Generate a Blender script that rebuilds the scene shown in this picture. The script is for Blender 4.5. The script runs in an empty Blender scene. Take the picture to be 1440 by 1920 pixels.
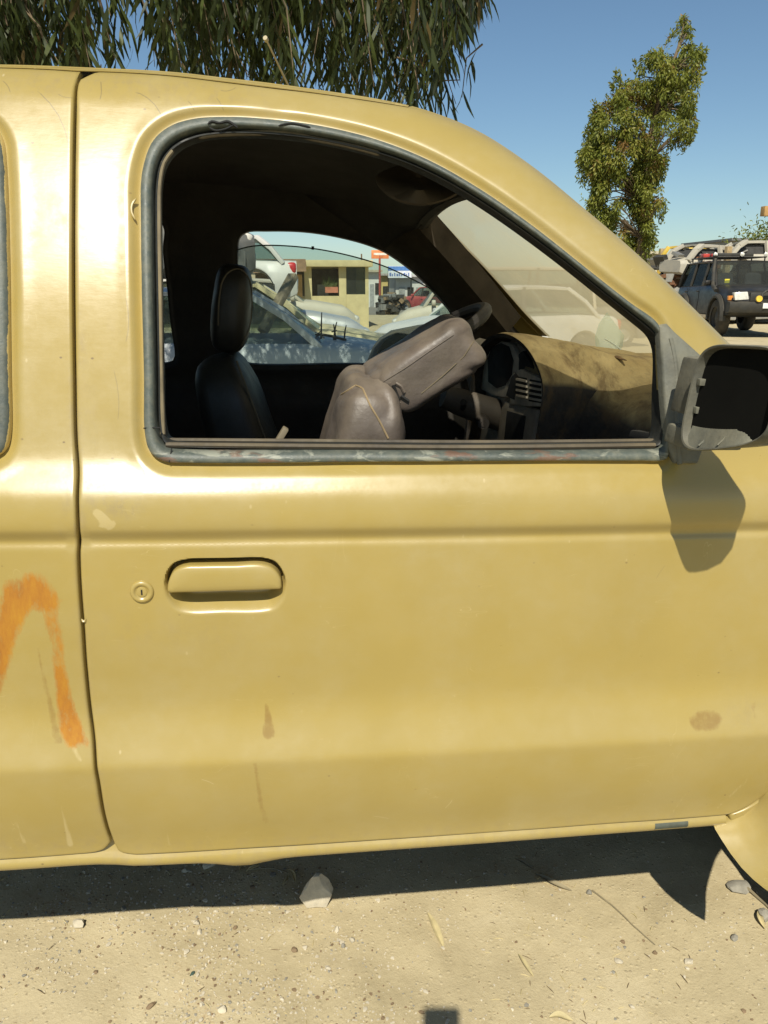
import bpy, bmesh, math, random
import numpy as np
from mathutils import Vector, Matrix, geometry, noise

random.seed(7)
rng = np.random.default_rng(7)
SC = bpy.context.scene
COL = SC.collection
R = math.radians

# ---------------------------------------------------------------- camera
CAM_LOC = Vector((0.0, -1.17, 1.45))
PITCH, YAW, FPX = R(16.4), R(7.0), 1440.0
cd = bpy.data.cameras.new('camera')
cd.sensor_fit = 'VERTICAL'; cd.sensor_height = 24.0; cd.lens = 24.0 * FPX / 1920.0
cd.clip_start = 0.02; cd.clip_end = 3000
cam = bpy.data.objects.new('camera', cd); COL.objects.link(cam)
cam.location = CAM_LOC
cam.rotation_euler = (math.pi / 2 - PITCH, 0, -YAW)
SC.camera = cam

# ---------------------------------------------------------------- sky, sun, exposure
SUN_EL, SUN_AZ = R(50.0), R(12.5)          # azimuth: from -Y towards -X
sun_dir = Vector((-math.sin(SUN_AZ) * math.cos(SUN_EL), -math.cos(SUN_AZ) * math.cos(SUN_EL), math.sin(SUN_EL)))
W = bpy.data.worlds.new('World'); SC.world = W; W.use_nodes = True
wn = W.node_tree.nodes; wl = W.node_tree.links
bg = wn['Background']; bg.inputs['Strength'].default_value = 0.080
sky = wn.new('ShaderNodeTexSky'); sky.sky_type = 'NISHITA'; sky.sun_disc = False
sky.sun_elevation = SUN_EL; sky.sun_rotation = math.pi + SUN_AZ
sky.air_density = 1.0; sky.dust_density = 0.4; sky.ozone_density = 1.6
tint = wn.new('ShaderNodeMix'); tint.data_type = 'RGBA'; tint.blend_type = 'MULTIPLY'; tint.inputs[0].default_value = 1.0
tint.inputs[7].default_value = (.84, .97, 1.0, 1)
wl.new(sky.outputs[0], tint.inputs[6]); wl.new(tint.outputs[2], bg.inputs[0])
sl = bpy.data.lights.new('sun', 'SUN'); sl.energy = 4.7; sl.angle = R(0.53); sl.color = (1.0, 0.94, 0.81)
so = bpy.data.objects.new('sun', sl); COL.objects.link(so)
so.location = (0, -4, 8); so.rotation_euler = sun_dir.to_track_quat('Z', 'Y').to_euler()
vs = SC.view_settings
vs.view_transform = 'Standard'; vs.look = 'None'; vs.gamma = 1.0; vs.exposure = 0.25; vs.use_curve_mapping = False
SC.cycles.use_denoising = True
SC.cycles.max_bounces = 10; SC.cycles.transparent_max_bounces = 24; SC.cycles.sample_clamp_indirect = 6.0

# ---------------------------------------------------------------- pixel <-> place (photo pixels, 1440 x 1920)
def cam_axes():
    f = Vector((math.sin(YAW) * math.cos(PITCH), math.cos(YAW) * math.cos(PITCH), -math.sin(PITCH)))
    r = Vector((math.cos(YAW), -math.sin(YAW), 0)); u = r.cross(f)
    return f, r, u
CF, CR, CU = cam_axes()
def ray(px, py):
    return CF + CR * ((px - 720) / FPX) + CU * (-(py - 960) / FPX)
def ground(px, py, z=0.0):
    d = ray(px, py); t = (z - CAM_LOC.z) / d.z
    return CAM_LOC + d * t
def at_y(px, py, y):
    d = ray(px, py); t = (y - CAM_LOC.y) / d.y
    return CAM_LOC + d * t
TRUCK_TILT = R(1.35)
MT = Matrix.Rotation(TRUCK_TILT, 4, 'Y'); MTI = MT.inverted()
def proj_np(P):                                # truck-local points -> photo pixels
    M = np.array(MT)[:3, :3]
    Q = P @ M.T - np.array(CAM_LOC)
    dz = Q @ np.array(CF)
    return 720 + FPX * (Q @ np.array(CR)) / dz, 960 - FPX * (Q @ np.array(CU)) / dz

# ---------------------------------------------------------------- materials
def nd(nt, t, **kw):
    n = nt.nodes.new(t)
    for k, v in kw.items(): setattr(n, k, v)
    return n
def base_mat(name):
    m = bpy.data.materials.new(name); m.use_nodes = True
    nt = m.node_tree; b = nt.nodes['Principled BSDF']
    tc = nd(nt, 'ShaderNodeTexCoord')
    return m, nt, b, tc
def noise_n(nt, tc, scale, detail=4, rough=.6, vec=None, dist=0.0):
    n = nd(nt, 'ShaderNodeTexNoise'); n.inputs['Scale'].default_value = scale
    n.inputs['Detail'].default_value = detail; n.inputs['Roughness'].default_value = rough
    n.inputs['Distortion'].default_value = dist
    nt.links.new(vec if vec else tc.outputs['Object'], n.inputs['Vector'])
    return n.outputs['Fac']
def ramp(nt, fac, stops):
    r = nd(nt, 'ShaderNodeValToRGB'); e = r.color_ramp.elements
    while len(e) < len(stops): e.new(.5)
    for i, (p, c) in enumerate(stops):
        e[i].position = p; e[i].color = (c[0], c[1], c[2], 1) if hasattr(c, '__len__') else (c, c, c, 1)
    nt.links.new(fac, r.inputs[0]); return r.outputs[0]
def mixc(nt, fac, a, b, mode='MIX'):
    n = nd(nt, 'ShaderNodeMix', data_type='RGBA', blend_type=mode)
    for sock, v in ((n.inputs[0], fac), (n.inputs[6], a), (n.inputs[7], b)):
        if isinstance(v, (int, float)): sock.default_value = v
        elif isinstance(v, tuple): sock.default_value = (v[0], v[1], v[2], 1)
        else: nt.links.new(v, sock)
    return n.outputs[2]
def mth(nt, op, a, b=None, c=None, clamp=False):
    n = nd(nt, 'ShaderNodeMath', operation=op, use_clamp=clamp)
    for i, v in enumerate((a, b, c)):
        if v is None: continue
        if isinstance(v, (int, float)): n.inputs[i].default_value = v
        else: nt.links.new(v, n.inputs[i])
    return n.outputs[0]
def bump_n(nt, b, h, strength, dist=.01):
    n = nd(nt, 'ShaderNodeBump'); n.inputs['Strength'].default_value = strength; n.inputs['Distance'].default_value = dist
    nt.links.new(h, n.inputs['Height']); nt.links.new(n.outputs[0], b.inputs['Normal'])
def maprange(nt, v, a, b, c=0.0, d=1.0):
    n = nd(nt, 'ShaderNodeMapRange'); nt.links.new(v, n.inputs[0])
    for i, q in enumerate((a, b, c, d)): n.inputs[i + 1].default_value = q
    return n.outputs[0]
def stretch(nt, tc, s):
    n = nd(nt, 'ShaderNodeMapping'); n.inputs['Scale'].default_value = s
    nt.links.new(tc.outputs['Object'], n.inputs[0]); return n.outputs[0]
DUST = (.42, .33, .17)
def mk(name, col, rough=.6, metal=0.0, var=.25, scale=6.0, bump=0.0, bscale=60, dust=0.0, dcol=DUST, spec=.5, dscale=5.0):
    m, nt, b, tc = base_mat(name)
    f = noise_n(nt, tc, scale, 5)
    dk = tuple(c * (1 - var) for c in col); lt = tuple(min(1, c * (1 + var)) for c in col)
    c = ramp(nt, f, [(.3, dk), (.7, lt)])
    r = maprange(nt, noise_n(nt, tc, scale * 3, 4), .3, .7, max(.04, rough - .08), min(1, rough + .08))
    if dust > 0:
        g = nd(nt, 'ShaderNodeNewGeometry'); sx = nd(nt, 'ShaderNodeSeparateXYZ'); nt.links.new(g.outputs['Normal'], sx.inputs[0])
        up = maprange(nt, sx.outputs[2], -.3, 1.0, .35, 1.0)
        n2 = maprange(nt, noise_n(nt, tc, dscale, 6, .65), .35, .7, .2, 1.0)
        fac = mth(nt, 'MULTIPLY', mth(nt, 'MULTIPLY', up, n2), dust, clamp=True)
        c = mixc(nt, fac, c, dcol)
        r = mth(nt, 'ADD', r, mth(nt, 'MULTIPLY', fac, .4), clamp=True)
    nt.links.new(c, b.inputs['Base Color']); nt.links.new(r, b.inputs['Roughness'])
    b.inputs['Metallic'].default_value = metal; b.inputs['Specular IOR Level'].default_value = spec
    if bump > 0: bump_n(nt, b, noise_n(nt, tc, bscale, 5), bump, .004)
    return m

# ---------------------------------------------------------------- mesh helpers
def link_mesh(name, me, mat, parent=None, loc=None):
    o = bpy.data.objects.new(name, me); COL.objects.link(o)
    if mat is not None:
        for mm in (mat if isinstance(mat, (list, tuple)) else [mat]): me.materials.append(mm)
    if parent: o.parent = parent
    if loc is not None: o.location = loc
    return o
def tag(o, label=None, cat=None, group=None, kind=None):
    if label: o['label'] = label
    if cat: o['category'] = cat
    if group: o['group'] = group
    if kind: o['kind'] = kind
    return o
def empty(name, loc=(0, 0, 0), rz=0.0, label=None, cat=None, group=None):
    o = bpy.data.objects.new(name, None); COL.objects.link(o)
    o.location = loc; o.rotation_euler = (0, 0, rz); o.empty_display_size = .1
    return tag(o, label, cat, group)
class MB:
    def __init__(s): s.v = []; s.f = []; s.m = []
    def add(s, vs, fs, mi=0):
        o = len(s.v); s.v += [tuple(p) for p in vs]; s.f += [tuple(i + o for i in f) for f in fs]; s.m += [mi] * len(fs); return s
    def box(s, a, b, mi=0, M=None):
        x0, y0, z0 = a; x1, y1, z1 = b
        vs = [(x0, y0, z0), (x1, y0, z0), (x1, y1, z0), (x0, y1, z0), (x0, y0, z1), (x1, y0, z1), (x1, y1, z1), (x0, y1, z1)]
        if M is not None: vs = [tuple(M @ Vector(v)) for v in vs]
        return s.add(vs, [(0, 3, 2, 1), (4, 5, 6, 7), (0, 1, 5, 4), (1, 2, 6, 5), (2, 3, 7, 6), (3, 0, 4, 7)], mi)
    def bar(s, p, q, w, h, mi=0, up=(0, 0, 1)):
        p = Vector(p); q = Vector(q); d = (q - p).normalized(); u = Vector(up)
        if abs(d.dot(u)) > .98: u = Vector((1, 0, 0))
        r = d.cross(u).normalized(); u = r.cross(d)
        vs = []
        for c in (p, q):
            for a, b in ((-1, -1), (1, -1), (1, 1), (-1, 1)): vs.append(c + r * (a * w / 2) + u * (b * h / 2))
        return s.add(vs, [(3, 2, 1, 0), (4, 5, 6, 7), (0, 1, 5, 4), (1, 2, 6, 5), (2, 3, 7, 6), (3, 0, 4, 7)], mi)
    def tube(s, pts, rad, n=8, mi=0, cap=True, flat=1.0):
        pts = [Vector(p) for p in pts]
        if not hasattr(rad, '__len__'): rad = [rad] * len(pts)
        vs = []; prev = None
        for i, p in enumerate(pts):
            d = (pts[min(i + 1, len(pts) - 1)] - pts[max(i - 1, 0)]).normalized()
            if prev is None:
                u = Vector((0, 0, 1)) if abs(d.z) < .9 else Vector((1, 0, 0))
            else: u = prev
            a = d.cross(u).normalized(); u = a.cross(d).normalized(); prev = u
            for k in range(n):
                t = 2 * math.pi * k / n
                vs.append(p + a * (math.cos(t) * rad[i]) + u * (math.sin(t) * rad[i] * flat))
        fs = []
        for i in range(len(pts) - 1):
            for k in range(n):
                fs.append((i * n + k, i * n + (k + 1) % n, (i + 1) * n + (k + 1) % n, (i + 1) * n + k))
        if cap: fs.append(tuple(range(n - 1, -1, -1))); fs.append(tuple((len(pts) - 1) * n + k for k in range(n)))
        return s.add(vs, fs, mi)
    def loft(s, secs, mi=0, closed=True, cap=True, wrap=False):
        n = len(secs[0]); vs = [p for q in secs for p in q]; fs = []
        N = len(secs)
        for i in range(N if wrap else N - 1):
            j = (i + 1) % N
            for k in range(n if closed else n - 1):
                l = (k + 1) % n
                fs.append((i * n + k, i * n + l, j * n + l, j * n + k))
        if cap and closed and not wrap:
            fs.append(tuple(range(n - 1, -1, -1))); fs.append(tuple((N - 1) * n + k for k in range(n)))
        return s.add(vs, fs, mi)
    def lathe(s, prof, M=None, n=24, mi=0, cap=True):      # prof: (r, h) about local Z
        secs = []
        for r_, h in prof:
            secs.append([(r_ * math.cos(2 * math.pi * k / n), r_ * math.sin(2 * math.pi * k / n), h) for k in range(n)])
        if M is not None: secs = [[tuple(M @ Vector(p)) for p in q] for q in secs]
        return s.loft(secs, mi, True, cap)
    def prism(s, poly, d, mi=0):                           # poly of 3d points, extruded by vector d
        n = len(poly); d = Vector(d); a = [Vector(p) for p in poly]; b = [p + d for p in a]
        return s.add(a + b, [tuple(range(n - 1, -1, -1)), tuple(range(n, 2 * n))] + [(i, (i + 1) % n, n + (i + 1) % n, n + i) for i in range(n)], mi)
    def build(s, name, mat, parent=None, smooth=35, bevel=0, seg=2, sub=0, loc=None, recalc=True, jit=0):
        me = bpy.data.meshes.new(name)
        me.from_pydata(s.v, [], s.f)
        for p, i in zip(me.polygons, s.m): p.material_index = i
        bm = bmesh.new(); bm.from_mesh(me)
        if recalc: bmesh.ops.recalc_face_normals(bm, faces=bm.faces)
        if bevel:
            es = [e for e in bm.edges if len(e.link_faces) == 2 and e.calc_face_angle(0) > R(32)]
            bmesh.ops.bevel(bm, geom=es, offset=bevel, segments=seg, profile=.6, affect='EDGES', clamp_overlap=True)
        for _ in range(sub):
            bmesh.ops.subdivide_edges(bm, edges=bm.edges, cuts=1, use_grid_fill=True, smooth=1.0)
        if jit:
            for v in bm.verts: v.co += Vector(noise.noise_vector(v.co * 9)) * jit
        bm.to_mesh(me); bm.free()
        if smooth:
            me.shade_smooth(); me.set_sharp_from_angle(angle=R(smooth))
        return link_mesh(name, me, mat, parent, loc)

def resample(P, step, closed=False):
    P = np.asarray(P, float)
    if closed: P = np.vstack([P, P[:1]])
    d = np.r_[0, np.cumsum(np.linalg.norm(np.diff(P, axis=0), axis=1))]
    n = max(2, int(round(d[-1] / step)) + 1); t = np.linspace(0, d[-1], n)
    Q = np.stack([np.interp(t, d, P[:, k]) for k in range(P.shape[1])], 1)
    return Q[:-1] if closed else Q
def smooth_curve(P, step, closed=False):
    """Catmull-Rom through the points, then even spacing"""
    P = np.asarray(P, float); n = len(P); out = []
    rngi = range(n) if closed else range(n - 1)
    for i in rngi:
        if closed: p0, p1, p2, p3 = P[i - 1], P[i], P[(i + 1) % n], P[(i + 2) % n]
        else: p0, p1, p2, p3 = P[max(i - 1, 0)], P[i], P[i + 1], P[min(i + 2, n - 1)]
        # centripetal
        t0 = 0; t1 = t0 + max(1e-6, np.linalg.norm(p1 - p0)) ** .5; t2 = t1 + max(1e-6, np.linalg.norm(p2 - p1)) ** .5; t3 = t2 + max(1e-6, np.linalg.norm(p3 - p2)) ** .5
        for u in np.linspace(0, 1, 10, endpoint=False):
            t = t1 + u * (t2 - t1)
            a1 = p0 * ((t1 - t) / (t1 - t0)) + p1 * ((t - t0) / (t1 - t0)) if np.linalg.norm(p1 - p0) > 1e-9 else p1
            a2 = p1 * ((t2 - t) / (t2 - t1)) + p2 * ((t - t1) / (t2 - t1))
            a3 = p2 * ((t3 - t) / (t3 - t2)) + p3 * ((t - t2) / (t3 - t2)) if np.linalg.norm(p3 - p2) > 1e-9 else p2
            b1 = a1 * ((t2 - t) / (t2 - t0)) + a2 * ((t - t0) / (t2 - t0)); b2 = a2 * ((t3 - t) / (t3 - t1)) + a3 * ((t - t1) / (t3 - t1))
            out.append(b1 * ((t2 - t) / (t2 - t1)) + b2 * ((t - t1) / (t2 - t1)))
    if not closed: out.append(P[-1])
    return resample(out, step, closed)
def dist_poly(P, L, closed=True):
    L = np.asarray(L); A = L if closed else L[:-1]; B = np.roll(L, -1, 0) if closed else L[1:]
    out = np.empty(len(P)); AB = B - A; q = (AB ** 2).sum(1) + 1e-12
    for i in range(0, len(P), 3000):
        p = P[i:i + 3000, None, :]
        t = np.clip(((p - A) * AB).sum(2) / q, 0, 1)
        out[i:i + 3000] = np.sqrt((((A + t[..., None] * AB) - p) ** 2).sum(2).min(1))
    return out
def inside(P, L):
    x, y = P[:, 0], P[:, 1]; c = np.zeros(len(P), bool); n = len(L); j = n - 1
    for i in range(n):
        xi, yi = L[i]; xj, yj = L[j]
        k = ((yi > y) != (yj > y)) & (x < (xj - xi) * (y - yi) / (yj - yi + 1e-15) + xi)
        c ^= k; j = i
    return c
def sstep(a, b, x):
    t = np.clip((x - a) / (b - a), 0, 1); return t * t * (3 - 2 * t)
# ================================================================ TRUCK
TW = 1.56                                        # outer width between the door skins
# side profile: tilt of the skin (degrees, + faces up) by height
TILT = [(.30, -6), (.44, -4), (.47, -4), (.50, -12), (.53, -15), (.56, -13), (.62, -8), (.664, -5), (.671, -2), (.680, 17), (.690, 22), (.705, 22), (.735, 17),
        (.765, 6), (.785, 0), (.83, -3), (.90, -1), (1.0, 2), (1.045, 3), (1.0495, 8), (1.053, 30), (1.0560, 32), (1.059, 0), (1.063, -22), (1.071, -31), (1.078, -26),
        (1.083, -8), (1.10, 4), (1.118, 9), (1.132, 22), (1.145, 33), (1.162, 35), (1.178, 29), (1.195, 19), (1.22, 15), (1.30, 15), (1.40, 17.5),
        (1.50, 21.5), (1.57, 24.5), (1.66, 27), (1.75, 29), (1.95, 30)]
_tz = np.arange(.2, 2.0, .0005)
_tt = np.tan(np.radians(np.interp(_tz, [a for a, _ in TILT], [b for _, b in TILT])))
_ker = np.ones(5) / 5; _tt = np.convolve(np.pad(_tt, 2, 'edge'), _ker, 'valid')
_ty = np.r_[0, np.cumsum((_tt[1:] + _tt[:-1]) * .5 * .0005)]
_ty -= np.interp(1.0, _tz, _ty)
def surf(x, z):
    return np.interp(z, _tz, _ty) + .012 * ((x - .25) / .8) ** 2
o_l = MTI @ CAM_LOC
def unproj(px, py, off=0.0):
    d = MTI.to_3x3() @ ray(px, py); t = (0 - o_l.y) / d.y
    for _ in range(30):
        p = o_l + d * t
        y = float(surf(p.x, min(1.95, max(.25, p.z)))) + off
        t = (y - o_l.y) / d.y
    p = o_l + d * t
    return p
def uxz(pts, off=0.0):
    return np.array([(lambda p: (p.x, p.z))(unproj(a, b, off)) for a, b in pts])
def ulocal(px, py, y):                            # pixel -> truck-local point at local depth y
    d = MTI.to_3x3() @ ray(px, py); t = (y - o_l.y) / d.y
    return o_l + d * t

RS = .075
S_px = [(-420, 120), (-200, 117), (0, 117), (150, 122), (320, 131), (420, 142), (500, 151), (600, 165), (720, 184), (800, 203), (900, 243), (1000, 308), (1100, 389), (1200, 475), (1300, 571), (1365, 636), (1450, 715)]
S = smooth_curve(uxz(S_px, RS * .62), .02)
Sx0 = S[0, 0]
Wout = smooth_curve(uxz([(262, 400), (262, 345), (268, 305), (285, 262), (318, 234), (365, 220), (430, 217), (500, 221), (600, 234), (700, 258), (800, 297), (900, 353), (1000, 423), (1100, 502), (1180, 565), (1234, 606), (1243, 640), (1246, 700), (1250, 800), (1253, 858), (1244, 865), (1200, 866), (1000, 866), (700, 868), (360, 870), (305, 866), (280, 848), (270, 815), (268, 700), (264, 550)]), .008, True)
Win = smooth_curve(uxz([(301, 400), (302, 350), (310, 310), (335, 280), (375, 262), (450, 255), (560, 262), (650, 278), (740, 303), (820, 338), (900, 385), (980, 440), (1060, 500), (1130, 556), (1190, 604), (1224, 633), (1232, 650), (1231, 760), (1230, 818), (1224, 827), (1200, 828), (900, 831), (600, 829), (335, 827), (316, 822), (309, 800), (306, 700), (303, 550)], .03), .008, True)
# rear window seal, mostly beyond the left edge
RWout = smooth_curve(uxz([(-420, 270), (-60, 215), (-20, 228), (2, 258), (10, 320), (16, 500), (18, 700), (18, 815), (10, 845), (-12, 860), (-60, 864), (-420, 870), (-450, 840), (-450, 300)]), .01, True)
RWin = smooth_curve(uxz([(-400, 310), (-90, 258), (-52, 268), (-34, 290), (-26, 350), (-20, 500), (-17, 700), (-17, 800), (-26, 815), (-50, 822), (-90, 824), (-400, 828), (-415, 800), (-415, 340)], .03), .01, True)

HPx = [(308, 1100), (311, 1075), (326, 1055), (355, 1047), (420, 1046), (490, 1045), (517, 1053), (533, 1076), (537, 1100), (533, 1126), (515, 1145), (490, 1151), (420, 1152), (355, 1153), (328, 1145), (312, 1126)]
HO = smooth_curve(uxz(HPx), .004, True)
hc = HO.mean(0)
DENT = uxz([(525, 190)])[0]
def ydef(P, holes=(), outl=None, hem=.004, handle=False):
    y = surf(P[:, 0], P[:, 1])
    d = np.maximum(dist_poly(P, S, False), .0025)
    y = y + np.where(d < RS, RS - np.sqrt(np.maximum(0, RS ** 2 - (RS - d) ** 2)), 0)
    for h in holes:
        dh = dist_poly(P, h)
        y = y + .010 * (1 - sstep(.0, .017, dh)) ** 1.0 - .0012 * np.exp(-((dh - .020) / .007) ** 2)
    if outl is not None:
        de = dist_poly(P, outl)
        y = y + .0035 * (1 - np.clip(de / hem, 0, 1)) ** 2
    if handle:
        ins = inside(P, HO); dh = np.where(ins, dist_poly(P, HO), 0)
        low = sstep(hc[1] + .012, hc[1] - .03, P[:, 1])
        w = .007 * (1 - low) + .030 * low
        y = y + .032 * sstep(-.0005, 1, dh / w)
        # a small dent above the window, faint oil-canning over the door skin
        y = y + .0025 * np.exp(-(((P[:, 0] - DENT[0]) / .022) ** 2 + ((P[:, 1] - DENT[1]) / .03) ** 2))
    y = y + .0006 * np.sin(P[:, 0] * 9.1 + 1.3) * np.sin(P[:, 1] * 7.3 + .4) + .0004 * np.sin(P[:, 0] * 23 + 2 * P[:, 1]) * np.cos(P[:, 1] * 17 - 3 * P[:, 0])
    return y
ROWS = np.unique(np.round(np.r_[np.arange(.36, .64, .011), np.arange(.64, .80, .006), np.arange(.80, 1.04, .013), np.arange(1.04, 1.09, .0018), np.arange(1.09, 1.20, .005), np.arange(1.20, 1.95, .011)], 4))
def panel(name, mat, outl, holes=(), parent=None, rows=None, xs=.014, extra=None, wall=.022, handle=False, attrs=None, hem=.004, yfn=None):
    L = [resample(outl, .008, True)] + [resample(h, .008, True) for h in holes]
    rings = []
    for i, l in enumerate(L):
        t = np.roll(l, -1, 0) - np.roll(l, 1, 0); t /= np.linalg.norm(t, axis=1)[:, None] + 1e-12
        nrm = np.stack([-t[:, 1], t[:, 0]], 1)
        for d in ((.0012, .0025, .004, .007, .012) if i == 0 else (.002, .004, .007, .010, .014, .018, .023)):
            for sg in (1, -1):
                q = l + nrm * d * sg
                ok = inside(q, L[0])
                for h in L[1:]: ok &= ~inside(q, h)
                q = q[ok]
                m = np.min([dist_poly(q, k) for k in L], axis=0) if len(q) else np.zeros(0)
                rings.append(q[m > d * .93])
    mn, mx = L[0].min(0), L[0].max(0)
    rz = (ROWS if rows is None else rows); rz = rz[(rz > mn[1]) & (rz < mx[1])]
    gx = np.arange(mn[0], mx[0], xs)
    G = np.stack(np.meshgrid(gx, rz), -1).reshape(-1, 2)
    G[:, 0] += np.where((np.searchsorted(rz, G[:, 1]) % 2) == 0, 0, xs * .5)
    if extra is not None:
        for bx_, pts_ in (extra if isinstance(extra, list) else [extra]): G = np.vstack([G[~inside(G, bx_)], pts_])
    ok = inside(G, L[0])
    for h in L[1:]: ok &= ~inside(G, h)
    G = G[ok]
    m = np.minimum(np.min([dist_poly(G, k) for k in L[1:]], axis=0) - .026 if len(L) > 1 else 9, dist_poly(G, L[0]) - .014)
    G = G[m > 0]
    P = np.vstack(L + rings + [G]); n0 = 0; E = []
    for l in L:
        E += [(n0 + i, n0 + (i + 1) % len(l)) for i in range(len(l))]; n0 += len(l)
    res = geometry.delaunay_2d_cdt([Vector(p) for p in P], E, [], 0, 1e-6)
    V = np.array([tuple(v) for v in res[0]]); F = np.array([f for f in res[2]])
    c = V[F].mean(1); ok = inside(c, L[0])
    for h in L[1:]: ok &= ~inside(c, h)
    F = F[ok]
    y = ydef(V, holes, outl, hem, handle) if yfn is None else yfn(V)
    V3 = np.stack([V[:, 0], y, V[:, 1]], 1)
    # inward wall along every border
    ed = {}
    for f in F:
        for a, b in ((f[0], f[1]), (f[1], f[2]), (f[2], f[0])):
            if (b, a) in ed: del ed[(b, a)]
            else: ed[(a, b)] = 1
    used = sorted({i for e in ed for i in e}); mp = {i: len(V3) + k for k, i in enumerate(used)}
    V4 = np.vstack([V3, V3[used] + np.array([0, wall, 0])])
    faces = [tuple(int(i) for i in f) for f in F] + [(int(b), int(a), mp[a], mp[b]) for a, b in ed]
    me = bpy.data.meshes.new(name); me.from_pydata([tuple(v) for v in V4], [], faces)
    # orientation: outward is -y
    bm = bmesh.new(); bm.from_mesh(me); bm.faces.ensure_lookup_table()
    if sum(f.normal.y for f in bm.faces[:len(F)]) > 0: bmesh.ops.reverse_faces(bm, faces=bm.faces)
    bmesh.ops.delete(bm, geom=[v for v in bm.verts if not v.link_faces], context='VERTS')
    bm.to_mesh(me); bm.free()
    me.shade_smooth(); me.set_sharp_from_angle(angle=R(48))
    if attrs:
        co = np.empty(len(me.vertices) * 3); me.vertices.foreach_get('co', co); co = co.reshape(-1, 3)
        px, py = proj_np(co)
        for k, fn in attrs.items():
            a = me.attributes.new(k, 'FLOAT', 'POINT'); a.data.foreach_set('value', np.ascontiguousarray(fn(np.stack([px, py], 1)), dtype=np.float32))
    return link_mesh(name, me, mat, parent)

# wear marks on the skin, as soft weights per vertex; the paint material breaks them up
def stroke(P, pts, w, soft=8):
    pts = np.asarray(pts, float)
    if not hasattr(w, '__len__'): w = [w] * len(pts)
    w = np.asarray(w, float); out = np.zeros(len(P))
    for i in range(len(pts) - 1):
        a, b = pts[i], pts[i + 1]; ab = b - a
        t = np.clip(((P - a) @ ab) / (ab @ ab), 0, 1)
        d = np.linalg.norm(P - (a + t[:, None] * ab), axis=1); ww = w[i] + (w[i + 1] - w[i]) * t
        out = np.maximum(out, 1 - sstep(ww * .5 - soft, ww * .5 + soft, d))
    return out
def a_orange(P):
    o = np.maximum.reduce([stroke(P, [(-40, 1330), (-8, 1290), (2, 1230), (14, 1165), (35, 1118)], [24, 36, 42, 54, 74], 17),
                           stroke(P, [(35, 1115), (62, 1108), (88, 1130)], [74, 72, 52], 22),
                           stroke(P, [(88, 1130), (103, 1190), (112, 1260)], [42, 34, 32], 10) * .72,
                           stroke(P, [(112, 1260), (120, 1310), (132, 1360), (146, 1398)], [28, 38, 48, 50], 13)])
    return o * (1 - sstep(1385, 1425, P[:, 1]))
def a_stain(P):
    return np.maximum.reduce([stroke(P, [(70, 1215), (84, 1280), (98, 1340), (108, 1388)], [8, 11, 13, 20], 4) * .8,
                              stroke(P, [(499, 1322), (503, 1345), (504, 1375)], [9, 15, 26], 4),
                              stroke(P, [(478, 1432), (488, 1500), (498, 1538)], [9, 12, 15], 5) * .75,
                              stroke(P, [(1312, 1352), (1335, 1351)], [40, 40], 9), stroke(P, [(1413, 1318), (1415, 1345)], [12, 10], 6) * .7,
                              stroke(P, [(20, 1490), (34, 1515)], [18, 22], 10) * .5, stroke(P, [(1060, 1360), (1062, 1362)], [10, 10], 6) * .3])
def a_scuff(P):
    L = [stroke(P, [(162, 880), (185, 895)], [12, 10], 12) * .5, stroke(P, [(165, 945), (245, 950)], [26, 40], 16) * .65, stroke(P, [(150, 900), (152, 1000)], [10, 14], 10) * .6,
         stroke(P, [(128, 880), (122, 1000)], [14, 12], 10) * .45, stroke(P, [(232, 630), (246, 560)], [10, 10], 10) * .5, stroke(P, [(150, 590), (152, 700)], [8, 14], 9) * .55,
         stroke(P, [(205, 600), (215, 640)], [6, 6], 7) * .4, stroke(P, [(165, 690), (170, 840)], [9, 16], 12) * .4, stroke(P, [(238, 1075), (250, 1068)], [8, 8], 6) * .5, stroke(P, [(272, 1032), (276, 1050)], [4, 4], 4) * .6,
         stroke(P, [(-20, 175), (110, 150)], [30, 40], 30) * .5, stroke(P, [(180, 150), (480, 190)], [40, 40], 30) * .45, stroke(P, [(1400, 1330), (1440, 1330)], [60, 60], 40) * .3,
         stroke(P, [(200, 1180), (420, 1190)], [60, 60], 60) * .22, stroke(P, [(0, 1590), (190, 1580)], [30, 26], 20) * .4, stroke(P, [(260, 1590), (1300, 1530)], [14, 14], 12) * .35]
    L.append(stroke(P, [(140, 200), (138, 400), (139, 700), (145, 905), (147, 1040), (160, 1250), (176, 1400), (193, 1525), (205, 1570)], [12, 12, 16, 26, 18, 14, 14, 16, 20], 10) * .55)
    return np.maximum.reduce(L)
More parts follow.
